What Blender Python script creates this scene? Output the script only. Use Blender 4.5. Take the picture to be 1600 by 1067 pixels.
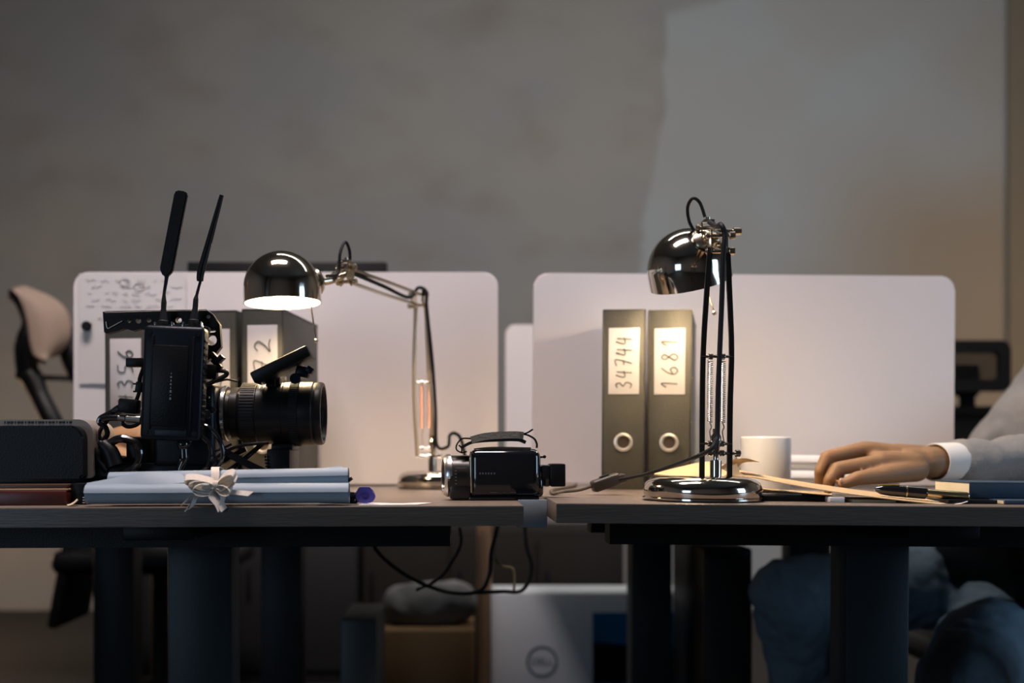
import bpy, bmesh, math, random
from mathutils import Vector, Matrix, Euler
random.seed(7)
PI = math.pi
V = Vector
for o in list(bpy.data.objects):
    bpy.data.objects.remove(o, do_unlink=True)
S = bpy.context.scene
C = S.collection

# ------------------------------------------------------------------ camera, world, big lights, exposure
F, VX, VY, ZC = 1700.0, 715.0, 704.0, 0.806
cam = bpy.data.cameras.new('camera'); camo = bpy.data.objects.new('camera', cam); C.objects.link(camo)
camo.location = (0, 0, ZC); camo.rotation_euler = (PI/2, 0, 0)
cam.sensor_width = 36; cam.lens = F/1600*36
cam.shift_x = (800-VX)/1600; cam.shift_y = (VY-533.5)/1600
cam.clip_start = .05
cam.dof.use_dof = True; cam.dof.focus_distance = 1.43; cam.dof.aperture_fstop = 2.5
S.camera = camo
S.view_settings.view_transform = 'Standard'; S.view_settings.look = 'None'
S.view_settings.gamma = 1; S.view_settings.exposure = 0.08
S.view_settings.use_curve_mapping = False
w = bpy.data.worlds.new('world'); S.world = w; w.use_nodes = True
w.node_tree.nodes['Background'].inputs[0].default_value = (.5, .6, .8, 1)
w.node_tree.nodes['Background'].inputs[1].default_value = .05

def area(name, loc, target, sx, sy, power, col):
    l = bpy.data.lights.new(name, 'AREA'); l.shape = 'RECTANGLE'; l.size = sx; l.size_y = sy
    l.energy = power; l.color = col
    o = bpy.data.objects.new(name, l); C.objects.link(o); o.location = loc
    o.rotation_euler = (V(target)-V(loc)).to_track_quat('-Z', 'Y').to_euler()
    return o
# daylight through the tall window in the right wall, the ceiling panel, and two added fills
area('window_daylight', (3.52, .1, 1.35), (.3, 1.6, .7), 1.0, 1.5, 31, (.48, .72, 1))
area('ceiling_panel_light', (-.45, 1.2, 3.26), (-.45, 1.45, 0), 1.2, 0.4, 80, (1, .84, .82))
area('rear_wall_fill', (.8, 2.6, 3.26), (1.1, 5.5, .7), 3.0, 0.5, 92, (1, .975, .93))  # added fill that brightens the back wall, no fixture behind it
area('front_fill_light', (-2.7, -1.9, 1.0), (-.1, 1.5, .72), 1.2, 1.2, 17, (.55, .76, 1))  # added bluish fill for the faces turned to the camera
def warm(name, loc, p):
    l = bpy.data.lights.new(name, 'POINT'); l.energy = p; l.color = (1, .62, .30); l.shadow_soft_size = .12
    o = bpy.data.objects.new(name, l); C.objects.link(o); o.location = loc
warm('warm_wall_fill', (3.3, 4.3, 1.15), 27)      # added warm fills for the wall, outside the view right and left
warm('warm_wall_fill', (-2.5, 4.5, .55), 14)
LAMP = 190.0

# ------------------------------------------------------------------ helpers
def P(px, py, D): return V(((px-VX)*D/F, D, ZC-(py-VY)*D/F))
def X(px, D): return (px-VX)*D/F
def Z(py, D): return ZC-(py-VY)*D/F
MATS = {}
def mat(name, col, rough=.5, metal=0, var=.08, scale=8, bump=0, bscale=60, emit=0, coat=0, spec=.5, trans=0, stretch=None, alpha=1):
    if name in MATS: return MATS[name]
    m = bpy.data.materials.new(name); m.use_nodes = True; nt = m.node_tree; N = nt.nodes; L = nt.links
    b = N['Principled BSDF']
    b.inputs['Roughness'].default_value = rough; b.inputs['Metallic'].default_value = metal
    b.inputs['Specular IOR Level'].default_value = spec
    b.inputs['Coat Weight'].default_value = coat; b.inputs['Transmission Weight'].default_value = trans
    b.inputs['Alpha'].default_value = alpha
    tc = N.new('ShaderNodeTexCoord'); mp = N.new('ShaderNodeMapping'); L.new(tc.outputs['Object'], mp.inputs[0])
    if stretch: mp.inputs['Scale'].default_value = stretch
    nz = N.new('ShaderNodeTexNoise'); nz.inputs['Scale'].default_value = scale; nz.inputs['Detail'].default_value = 4
    L.new(mp.outputs[0], nz.inputs['Vector'])
    mx = N.new('ShaderNodeMix'); mx.data_type = 'RGBA'
    mx.inputs[6].default_value = tuple(c*(1-var) for c in col)+(1,)
    mx.inputs[7].default_value = tuple(min(1, c*(1+var)) for c in col)+(1,)
    L.new(nz.outputs[0], mx.inputs[0]); L.new(mx.outputs[2], b.inputs['Base Color'])
    if bump:
        n2 = N.new('ShaderNodeTexNoise'); n2.inputs['Scale'].default_value = bscale; n2.inputs['Detail'].default_value = 3
        L.new(mp.outputs[0], n2.inputs['Vector'])
        bp = N.new('ShaderNodeBump'); bp.inputs['Strength'].default_value = bump; bp.inputs['Distance'].default_value = .002
        L.new(n2.outputs[0], bp.inputs['Height']); L.new(bp.outputs[0], b.inputs['Normal'])
    if emit:
        b.inputs['Emission Color'].default_value = tuple(col)+(1,); b.inputs['Emission Strength'].default_value = emit
    MATS[name] = m
    return m

class MB:
    def __init__(s): s.bm = bmesh.new()
    def box(s, x0, x1, y0, y1, z0, z1, bev=0, seg=2, M=None):
        t = bmesh.new(); bmesh.ops.create_cube(t, size=1)
        for v in t.verts:
            v.co = V(((x0+x1)/2+v.co.x*(x1-x0), (y0+y1)/2+v.co.y*(y1-y0), (z0+z1)/2+v.co.z*(z1-z0)))
        if bev: bmesh.ops.bevel(t, geom=t.edges[:], offset=bev, segments=seg, profile=.5, affect='EDGES')
        s.add(t, M); return s
    def rbox(s, c, size, rot=(0, 0, 0), bev=0, seg=2):
        M = Matrix.Translation(c) @ Euler(rot).to_matrix().to_4x4()
        h = V(size)/2
        return s.box(-h.x, h.x, -h.y, h.y, -h.z, h.z, bev, seg, M)
    def add(s, t, M=None):
        if M is not None: t.transform(M)
        me = bpy.data.meshes.new('t'); t.to_mesh(me); t.free(); s.bm.from_mesh(me); bpy.data.meshes.remove(me)
    def tube(s, pts, r, seg=10, smooth=0, cap=True):
        pts = [V(p) for p in pts]; rs = list(r) if isinstance(r, (list, tuple)) else [r]*len(pts)
        if smooth:
            q = []; qr = []
            n = len(pts)
            for i in range(n-1):
                p0 = pts[max(i-1, 0)]; p1 = pts[i]; p2 = pts[i+1]; p3 = pts[min(i+2, n-1)]
                for k in range(smooth):
                    t = k/smooth
                    q.append(.5*((2*p1)+(p2-p0)*t+(2*p0-5*p1+4*p2-p3)*t*t+(3*p1-p0-3*p2+p3)*t**3))
                    qr.append(rs[i]*(1-t)+rs[i+1]*t)
            q.append(pts[-1]); qr.append(rs[-1]); pts, rs = q, qr
        rings = []; T = (pts[1]-pts[0]).normalized()
        N_ = T.orthogonal().normalized()
        for i, p in enumerate(pts):
            a = pts[max(i-1, 0)]; b = pts[min(i+1, len(pts)-1)]
            T2 = (b-a).normalized()
            if T2.length < .5: T2 = T
            N_ = (N_-T2*N_.dot(T2))
            if N_.length < 1e-6: N_ = T2.orthogonal()
            N_.normalize(); B = T2.cross(N_); T = T2
            rings.append([s.bm.verts.new(p+(N_*math.cos(2*PI*k/seg)+B*math.sin(2*PI*k/seg))*rs[i]) for k in range(seg)])
        for a, b in zip(rings, rings[1:]):
            for k in range(seg):
                s.bm.faces.new((a[k], a[(k+1) % seg], b[(k+1) % seg], b[k]))
        if cap:
            s.bm.faces.new(rings[0][::-1]); s.bm.faces.new(rings[-1])
        return s
    def lathe(s, prof, o, ax, seg=40, closed=False):
        o = V(o); ax = V(ax).normalized(); u = ax.orthogonal().normalized(); v = ax.cross(u)
        rings = []
        for r, h in prof:
            if r < 1e-6: rings.append([s.bm.verts.new(o+ax*h)])
            else: rings.append([s.bm.verts.new(o+ax*h+(u*math.cos(2*PI*k/seg)+v*math.sin(2*PI*k/seg))*r) for k in range(seg)])
        prs = list(zip(rings, rings[1:]))
        if closed: prs.append((rings[-1], rings[0]))
        for a, b in prs:
            for k in range(seg):
                k2 = (k+1) % seg
                if len(a) == 1 and len(b) == 1: continue
                if len(a) == 1: s.bm.faces.new((a[0], b[k2], b[k]))
                elif len(b) == 1: s.bm.faces.new((a[k], a[k2], b[0]))
                else: s.bm.faces.new((a[k], a[k2], b[k2], b[k]))
        return s
    def sphere(s, c, r, sc=(1, 1, 1), seg=16):
        t = bmesh.new(); bmesh.ops.create_uvsphere(t, u_segments=seg, v_segments=max(8, seg//2), radius=r)
        s.add(t, Matrix.Translation(c) @ Matrix.Diagonal((*sc, 1))); return s
    def cyl(s, a, b, r, seg=20, bev=0):
        a = V(a); b = V(b); L = (b-a).length
        if bev: return s.lathe([(0, 0), (r-bev, 0), (r, bev), (r, L-bev), (r-bev, L), (0, L)], a, b-a, seg)
        return s.lathe([(0, 0), (r, 0), (r, L), (0, L)], a, b-a, seg)
    def prism(s, pts, ext):
        pts = [V(p) for p in pts]; ext = V(ext)
        a = [s.bm.verts.new(p) for p in pts]; b = [s.bm.verts.new(p+ext) for p in pts]
        s.bm.faces.new(a[::-1]); s.bm.faces.new(b); n = len(a)
        for i in range(n): s.bm.faces.new((a[i], a[(i+1) % n], b[(i+1) % n], b[i]))
        return s
    def grid(s, rows, thick=0):
        t = bmesh.new()
        g = [[t.verts.new(p) for p in row] for row in rows]
        for a, b in zip(g, g[1:]):
            for i in range(len(a)-1): t.faces.new((a[i], a[i+1], b[i+1], b[i]))
        if thick:
            bmesh.ops.recalc_face_normals(t, faces=t.faces[:]); t.normal_update()
            vs = list(t.verts); fs = list(t.faces); be = [e for e in t.edges if e.is_boundary]
            d = {v: t.verts.new(v.co-v.normal*abs(thick)) for v in vs}
            for f in fs: t.faces.new([d[v] for v in reversed(f.verts)])
            for e in be:
                a, c = e.verts; t.faces.new((a, c, d[c], d[a]))
            bmesh.ops.recalc_face_normals(t, faces=t.faces[:])
        s.add(t); return s
    def strip(s, pts, wd, wdt, thick=.0004, sm=8):
        pts = cr([V(p) for p in pts], sm); wd = V(wd).normalized()*wdt/2
        return s.grid([[p-wd, p, p+wd] for p in pts], thick)

def cr(pts, k):
    out = []; n = len(pts)
    for i in range(n-1):
        p0 = pts[max(i-1, 0)]; p1 = pts[i]; p2 = pts[i+1]; p3 = pts[min(i+2, n-1)]
        for j in range(k):
            t = j/k
            out.append(.5*((2*p1)+(p2-p0)*t+(2*p0-5*p1+4*p2-p3)*t*t+(3*p1-p0-3*p2+p3)*t**3))
    out.append(pts[-1]); return out

ORIG = {}
LEFT, RIGHT = [], []
def settag(o, label, cat, group=None):
    o['label'] = label; o['category'] = cat
    if group: o['group'] = group
def thing(name, label, cat, loc, group=None, side=None, local=False, rot=None):
    o = bpy.data.objects.new(name, None); C.objects.link(o); o.empty_display_size = .05
    o.location = loc; ORIG[o] = V((0, 0, 0)) if local else V(loc)
    if rot: o.rotation_euler = rot
    settag(o, label, cat, group)
    if side is not None: side.append(o)
    return o
def build(mb, name, m, parent=None, loc=None, label=None, cat=None, group=None, side=None, kind=None, ang=35, bevel=0):
    bm = mb.bm if isinstance(mb, MB) else mb
    off = ORIG[parent] if parent else V(loc or (0, 0, 0))
    bmesh.ops.recalc_face_normals(bm, faces=bm.faces[:])
    bmesh.ops.translate(bm, verts=bm.verts[:], vec=-off)
    me = bpy.data.meshes.new(name); bm.to_mesh(me); bm.free()
    for p in me.polygons: p.use_smooth = True
    me.set_sharp_from_angle(angle=math.radians(ang))
    me.materials.append(m)
    o = bpy.data.objects.new(name, me); C.objects.link(o)
    if parent: o.parent = parent; ORIG[o] = off
    else: o.location = off; ORIG[o] = off
    if label: o['label'] = label
    if cat: o['category'] = cat
    if group: o['group'] = group
    if kind: o['kind'] = kind
    if side is not None: side.append(o)
    return o
def curve_mesh(splines, depth, M, res=12):
    """filled 2D outline with holes -> bmesh"""
    cu = bpy.data.curves.new('c', 'CURVE'); cu.dimensions = '2D'; cu.fill_mode = 'BOTH'; cu.extrude = depth
    for sp in splines:
        s = cu.splines.new('POLY'); s.points.add(len(sp)-1); s.use_cyclic_u = True
        for i, (x, y) in enumerate(sp): s.points[i].co = (x, y, 0, 1)
    return obj_bm(cu, M)
def obj_bm(data, M):
    o = bpy.data.objects.new('tmp', data); C.objects.link(o)
    dg = bpy.context.evaluated_depsgraph_get()
    me = bpy.data.meshes.new_from_object(o.evaluated_get(dg), depsgraph=dg)
    bpy.data.objects.remove(o); bm = bmesh.new(); bm.from_mesh(me); bpy.data.meshes.remove(me)
    bm.transform(M); return bm
def text_bm(txt, size, M, ext=.0005):
    cu = bpy.data.curves.new('t', 'FONT'); cu.body = txt; cu.size = size; cu.extrude = ext
    cu.align_x = 'CENTER'; cu.align_y = 'CENTER'
    return obj_bm(cu, M)
def circ(cx, cy, r, n=20): return [(cx+r*math.cos(2*PI*k/n), cy+r*math.sin(2*PI*k/n)) for k in range(n)]
def blob(caps, voxel, smooth=4, disp=0, dscale=.1):
    """tapered capsules merged into one continuous skin"""
    b = MB()
    for a, c, ra, rc in caps:
        a = V(a); c = V(c); L = (c-a).length
        prof = [(0, -ra)]+[(ra*math.cos(t), ra*math.sin(t)) for t in [-1.2, -.8, -.4, 0]]
        prof += [(rc*math.cos(t), L+rc*math.sin(t)) for t in [0, .4, .8, 1.2]]+[(0, L+rc)]
        b.lathe(prof, a, (c-a) if L > 1e-5 else V((0, 0, 1)), 16)
    me = bpy.data.meshes.new('b'); bmesh.ops.recalc_face_normals(b.bm, faces=b.bm.faces[:]); b.bm.to_mesh(me); b.bm.free()
    o = bpy.data.objects.new('b', me); C.objects.link(o)
    r = o.modifiers.new('r', 'REMESH'); r.mode = 'VOXEL'; r.voxel_size = voxel
    s = o.modifiers.new('s', 'SMOOTH'); s.factor = .5; s.iterations = smooth
    if disp:
        tx = bpy.data.textures.new('w', 'CLOUDS'); tx.noise_scale = dscale; tx.noise_depth = 3
        d = o.modifiers.new('d', 'DISPLACE'); d.texture = tx; d.strength = disp; d.mid_level = .5
    dg = bpy.context.evaluated_depsgraph_get()
    m2 = bpy.data.meshes.new_from_object(o.evaluated_get(dg), depsgraph=dg)
    bpy.data.objects.remove(o); bm = bmesh.new(); bm.from_mesh(m2); bpy.data.meshes.remove(m2)
    return bm

# ------------------------------------------------------------------ materials
M_black = mat('black_plastic', (.004, .0045, .0055), .42, spec=.22, bump=.15, bscale=400)
M_navy = mat('dark_blue_black_paint', (.004, .008, .013), .38, spec=.2, bump=.1, bscale=500)
M_rub = mat('black_rubber', (.009, .009, .010), .6, spec=.3)
M_gloss = mat('glossy_black', (.008, .008, .01), .12, coat=.5)
M_chrome = mat('polished_dark_nickel', (.62, .57, .49), .09, 1, var=.03)
M_nickel = mat('brushed_nickel', (.62, .55, .43), .22, 1, var=.05)
M_silver = mat('silver', (.7, .7, .7), .25, 1)
M_warmspring = mat('warm_reflection_spring', (.75, .38, .22), .35, .8)  # springs carry a copper reflection as their colour
M_dbar = mat('dark_reflection_metal', (.02, .019, .017), .3, .3)  # chrome arms, the dark room they reflect put into the colour
M_white = mat('white_lacquer', (.8, .78, .76), .35, var=.02)
M_lampin = mat('white_enamel', (.85, .83, .8), .5, var=.02)
M_panel = mat('white_divider_laminate', (.80, .755, .735), .42, var=.012, scale=3)
M_edge = mat('panel_edge', (.82, .76, .7), .4, var=.02)
M_paper = mat('paper', (.72, .70, .68), .7, var=.03)
M_label = mat('label_paper', (.66, .63, .62), .3, var=.02)
M_ink = mat('marker_ink', (.03, .03, .035), .6)
M_blupap = mat('pale_blue_paper', (.25, .32, .385), .55, var=.05, scale=12, bump=.2, bscale=40)
M_kraft = mat('kraft_paper', (.62, .44, .24), .6, var=.08, scale=20)
M_binder = mat('grey_binder_board', (.052, .050, .039), .5, var=.1, scale=30, bump=.3, bscale=300)
M_binedge = mat('binder_black_edge', (.02, .02, .018), .5)
M_skin = mat('skin', (.27, .15, .070), .6, var=.12, scale=40, bump=.25, bscale=150)
M_skin.node_tree.nodes['Principled BSDF'].inputs['Subsurface Weight'].default_value = .12
M_skin.node_tree.nodes['Principled BSDF'].inputs['Subsurface Radius'].default_value = (.012, .004, .002)
M_nail = mat('nail', (.62, .38, .28), .3)
M_suit = mat('grey_suit_wool', (.25, .235, .215), .85, var=.15, scale=180, bump=.5, bscale=300)
M_shirt = mat('white_shirt_cotton', (.78, .74, .68), .8, var=.03)
M_trou = mat('blue_trousers', (.105, .155, .20), .8, var=.2, scale=90, bump=.5, bscale=200)
M_trou2 = mat('black_trousers', (.012, .012, .014), .85)
M_steel = mat('dark_blue_steel', (.012, .020, .026), .45, .1, spec=.3, bump=.1, bscale=400)
M_carton = mat('white_carton', (.62, .66, .70), .6, var=.06)
M_brown = mat('brown_cardboard', (.20, .115, .05), .8, var=.15)
M_grey = mat('grey_cloth', (.13, .13, .13), .8, var=.2)
M_purple = mat('purple_plastic', (.085, .07, .33), .35)
M_ribbon = mat('cream_tulle', (.62, .55, .48), .8, var=.2, scale=200)
M_leather = mat('grey_leather', (.24, .21, .165), .6, bump=.4, bscale=300)
M_blue = mat('blue_book_cloth', (.018, .045, .08), .6, var=.15, scale=200, bump=.3)
M_pages = mat('cream_pages', (.72, .60, .40), .7, var=.12, scale=10, stretch=(1, 1, 60))
M_gold = mat('brass', (.62, .52, .30), .25, 1)
M_red = mat('dark_red_leather', (.06, .008, .006), .4)
M_chairf = mat('beige_chair_fabric', (.27, .20, .155), .85, var=.08, scale=200, bump=.3)
M_wood = mat('warm_wood', (.24, .15, .09), .6, var=.3, scale=10, stretch=(8, 8, 1))
M_bluep = mat('printed_blue', (.0, .10, .26), .5, var=.5, scale=9)
M_ceramic = mat('white_ceramic', (.82, .80, .76), .3, var=.01)
M_bulb = mat('lamp_bulb_glow', (1, .74, .42), emit=LAMP)

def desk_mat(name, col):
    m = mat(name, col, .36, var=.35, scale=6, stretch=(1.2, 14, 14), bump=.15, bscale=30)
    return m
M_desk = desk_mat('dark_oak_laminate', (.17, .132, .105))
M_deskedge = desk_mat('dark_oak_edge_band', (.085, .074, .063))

# ------------------------------------------------------------------ room
def wall_material():
    m = bpy.data.materials.new('patched_plaster_wall'); m.use_nodes = True; nt = m.node_tree; N = nt.nodes; L = nt.links
    b = N['Principled BSDF']; b.inputs['Roughness'].default_value = .85
    geo = N.new('ShaderNodeNewGeometry'); sep = N.new('ShaderNodeSeparateXYZ'); L.new(geo.outputs['Position'], sep.inputs[0])
    def noise(sc, det=4, st=(1, 1, 1)):
        mp = N.new('ShaderNodeMapping'); mp.inputs['Scale'].default_value = st; L.new(geo.outputs['Position'], mp.inputs[0])
        n = N.new('ShaderNodeTexNoise'); n.inputs['Scale'].default_value = sc; n.inputs['Detail'].default_value = det
        L.new(mp.outputs[0], n.inputs['Vector']); return n.outputs[0]
    def math_(op, a, b_=None, c=None, clamp=False):
        n = N.new('ShaderNodeMath'); n.operation = op; n.use_clamp = clamp
        for i, v in enumerate((a, b_, c)):
            if v is None: continue
            if isinstance(v, (int, float)): n.inputs[i].default_value = v
            else: L.new(v, n.inputs[i])
        return n.outputs[0]
    def ramp(x, lo, hi):
        n = N.new('ShaderNodeMapRange'); n.interpolation_type = 'SMOOTHSTEP'; L.new(x, n.inputs[0])
        n.inputs[1].default_value = lo; n.inputs[2].default_value = hi; return n.outputs[0]
    def mix(f, a, c):
        n = N.new('ShaderNodeMix'); n.data_type = 'RGBA'; L.new(f, n.inputs[0])
        for i, v in ((6, a), (7, c)):
            if isinstance(v, tuple): n.inputs[i].default_value = v+(1,)
            else: L.new(v, n.inputs[i])
        return n.outputs[2]
    x, z = sep.outputs[0], sep.outputs[2]
    base = mix(ramp(noise(.9, 3, (1, 1, 1.6)), .35, .65), (.195, .198, .198), (.222, .212, .197))
    base = mix(ramp(noise(2.2, 4, (1, 1, 1.6)), .45, .85), base, (.18, .16, .145))
    wob = math_('MULTIPLY', math_('SUBTRACT', noise(1.7, 5), .5), .34)
    ex = ramp(math_('ADD', math_('ADD', x, wob), math_('MULTIPLY', math_('SUBTRACT', z, 1.5), -.03)), .93, .96)
    ez = ramp(math_('SUBTRACT', math_('ADD', math_('MULTIPLY', x, .27), 2.73), z), -.04, .04)
    patch = math_('MULTIPLY', ex, ez)
    pc = mix(ramp(noise(1.3, 3), .35, .7), (.255, .28, .30), (.25, .255, .253))
    base = mix(patch, base, pc)
    # brown stain in the plaster at the right
    sx = ramp(math_('ADD', x, math_('MULTIPLY', math_('SUBTRACT', noise(1.5, 2), .5), .5)), 1.45, 2.4)
    sz = ramp(math_('MULTIPLY', math_('ADD', z, math_('MULTIPLY', math_('SUBTRACT', noise(1.2, 2), .5), .6)), -1), -2.6, -1.8)
    base = mix(math_('MULTIPLY', sx, sz), base, (.215, .185, .15))
    L.new(base, b.inputs['Base Color'])
    bp = N.new('ShaderNodeBump'); bp.inputs['Strength'].default_value = .25; bp.inputs['Distance'].default_value = .01
    L.new(noise(14, 6), bp.inputs['Height']); L.new(bp.outputs[0], b.inputs['Normal'])
    return m
WM = wall_material()
M_plain = mat('grey_plaster', (.16, .155, .15), .9)
M_floor = mat('dark_floor_vinyl', (.009, .008, .007), .8, var=.3, scale=3)
def structure(mb, name, m): return build(mb, name, m, kind='structure')
RX0, RX1, RY0, RY1, RZ = -3.6, 3.6, -2.5, 5.5, 3.3
structure(MB().box(RX0, RX1, RY1, RY1+.1, 0, RZ), 'wall_back', WM)
structure(MB().box(RX0-.1, RX0, RY0, RY1+.1, 0, RZ), 'wall_left', M_plain)
wf = MB()
wf.box(RX1, RX1+.1, RY0-.1, -.45, 0, RZ); wf.box(RX1, RX1+.1, .65, RY1+.1, 0, RZ)
wf.box(RX1, RX1+.1, -.45, .65, 0, .55); wf.box(RX1, RX1+.1, -.45, .65, 2.15, RZ)
structure(wf, 'wall_right', M_plain)
structure(MB().box(RX0-.1, RX1+.1, RY0-.1, RY0, 0, RZ), 'wall_front', M_plain)
structure(MB().box(RX0-.1, RX1+.1, RY0-.1, RY1+.1, -.1, 0), 'floor', M_floor)
structure(MB().box(RX0-.1, RX1+.1, RY0-.1, RY1+.1, RZ, RZ+.1), 'ceiling', M_plain)
wn = MB()
for a in ((-.45, -.40, .55, 2.15), (.60, .65, .55, 2.15), (-.40, .60, .55, .60), (-.40, .60, 2.10, 2.15)):
    wn.box(RX1+.02, RX1+.08, a[0], a[1], a[2], a[3], .004)
structure(wn, 'window_1', M_white)
structure(MB().box(X(1577, 5.465), RX1-.01, 5.465, 5.499, 0, RZ-.01, .008), 'trim_1', mat('brown_grey_column', (.14, .12, .09), .8))

# ------------------------------------------------------------------ desks
def desk(name, label, x0, x1, y0, y1, top, legs, side, m=M_desk, yleg=None):
    cx = (x0+x1)/2
    t = thing(name, label, 'desk', (cx, (y0+y1)/2, 0), 'office desks', side)
    build(MB().box(x0, x1, y0, y1, top-.0245, top, .0012), 'tabletop', M_desk, t)
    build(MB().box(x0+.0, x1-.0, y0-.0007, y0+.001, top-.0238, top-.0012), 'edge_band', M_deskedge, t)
    b = MB(); ym = yleg or (y0+y1)/2
    b.box(x0+.09, x1-.09, ym-.13, ym-.08, top-.0645, top-.0245); b.box(x0+.09, x1-.09, ym+.08, ym+.13, top-.0645, top-.0245)
    for lx in legs: b.box(lx-.045, lx+.045, y0+.06, y1-.06, top-.045, top-.0245, .002)
    build(b, 'under_frame', M_black, t)
    for lx in legs:
        l = build(MB().box(lx-.0465, lx+.0465, ym-.035, ym+.035, .06, top-.045, .004), 'leg', M_steel, t)
        build(MB().box(lx-.05, lx+.05, y0+.05, y1-.05, .0, .06, .006), 'foot', M_black, l)
    return t
HL, HR = .740, .743
desk('desk', 'left front desk with dark wood top carrying the large black cinema camera', -1.32, .0794, 1.31, 2.075, HL, [-1.0, -.3775], LEFT, yleg=1.62)
desk('desk', 'right front desk with dark wood top carrying the lamp with darkened chrome arms', .119, 1.34, 1.31, 2.075, HR, [.6135, 1.2], RIGHT, yleg=1.62)
desk('desk', 'rear desk behind the left divider, holding the black monitor', -.95, .05, 2.10, 2.86, .738, [-.78, -.40], None, yleg=2.5)
desk('desk', 'rear desk behind the right divider and its binders', .12, .90, 2.10, 2.86, .738, [.44, .80], None, yleg=2.5)
j = MB().box(.0797, .1187, 1.44, 1.452, HL-.036, HL+.001, .001).box(.0797, .1187, 1.452, 1.60, HL-.036, HL-.030)
build(j, 'joining_plate', mat('pale_blue_grey_metal', (.26, .32, .37), .5), loc=(.1, 1.45, HL-.03), label='pale blue grey metal plate filling the gap between the two front desks', cat='plate')

def rrect(x0, x1, z0, z1, r, n=8, rb=None):
    rb = r if rb is None else rb
    pts = []
    for cx, cz, a0, q in ((x1-r, z1-r, 0, r), (x0+r, z1-r, PI/2, r), (x0+rb, z0+rb, PI, rb), (x1-rb, z0+rb, 1.5*PI, rb)):
        for k in range(n+1): pts.append((cx+q*math.cos(a0+PI/2*k/n), cz+q*math.sin(a0+PI/2*k/n)))
    return pts
def divider(label, x0, x1, z0, z1, y, side, feet=True):
    t = thing('desk_divider', label, 'divider panel', ((x0+x1)/2, y, z0), 'white desk dividers', side)
    pts = rrect(x0, x1, z0+.003, z1, .026, rb=.012)
    b = MB().prism([(a, y, c) for a, c in pts], (0, .018, 0))
    bmesh.ops.bevel(b.bm, geom=[e for e in b.bm.edges if abs(e.verts[0].co.y-e.verts[1].co.y) < 1e-6], offset=.0025, segments=2, affect='EDGES')
    build(b, 'panel', M_panel, t)
    for fx in (x0+.13, x1-.13):
        f = MB().box(fx-.02, fx+.02, y+.002, y+.016, z0-.0002, z0+.004)
        build(f, 'bracket', M_silver, t)
    return t
divider('white rounded divider board on the left front desk, sheet pinned at its corner', X(115, 2.05), X(778, 2.05), HL+.0003, Z(425, 2.05), 2.05, None)
divider('white rounded divider board on the right front desk behind two binders', X(832, 2.05), X(1490, 2.05), HR+.0003, Z(426, 2.05), 2.05, RIGHT)
divider('white divider board on the rear desk, seen through the gap between the front boards', X(790, 2.83), X(790, 2.83)+.74, .7383, Z(507, 2.83), 2.83, None)

# sheet with handwriting held by a magnet on the left divider
x0, x1 = X(124, 2.048), X(291, 2.048); zt, zb = Z(427.5, 2.048), Z(600, 2.048)
t = thing('paper_sheet', 'paper sheet with faint handwriting fixed to the left divider board', 'paper', (x0, 2.048, zb), None)
rows = []
for i in range(9):
    z = zb+(zt-zb)*i/8
    rows.append([V((x0+(x1-x0)*k/8, 2.0475-.0006*math.sin(k*1.1)-.008*max(0, (1-i/3))*(k/8)**2, z+(0.001*math.sin(k)))) for k in range(9)])
build(MB().grid(rows, .0003), 'sheet', M_paper, t)
b = MB(); rnd = random.Random(3)
for ln in range(7):
    y_ = 438+ln*10; px = 132+rnd.random()*12
    while px < 275:
        n_ = rnd.randint(3, 9); q = []
        for k in range(n_): q.append(V((X(px, 2.046), 2.0462, Z(y_+rnd.uniform(-2.6, 2.6), 2.046)))); px += rnd.uniform(1.6, 3)
        if len(q) > 1 and rnd.random() < .8: b.tube(q, .00045, 4)
        px += rnd.uniform(3, 12)
for cx, cy in ((195, 440), (217, 447)): b.tube([V((X(cx+8*math.cos(a), 2.046), 2.0462, Z(cy+6*math.sin(a), 2.046))) for a in [k*.6 for k in range(12)]], .0006, 4)
build(b, 'writing', mat('pale_ink', (.45, .43, .45), .7), t)
b = MB().cyl(P(137, 510, 2.047)+V((0, -.0025, 0)), P(137, 510, 2.047)+V((0, -.0105, 0)), .0095, 24, .002)
build(b, 'magnet', M_black, loc=P(137, 510, 2.045), label='round black magnet pinning the paper sheet to the left divider', cat='magnet')

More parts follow.
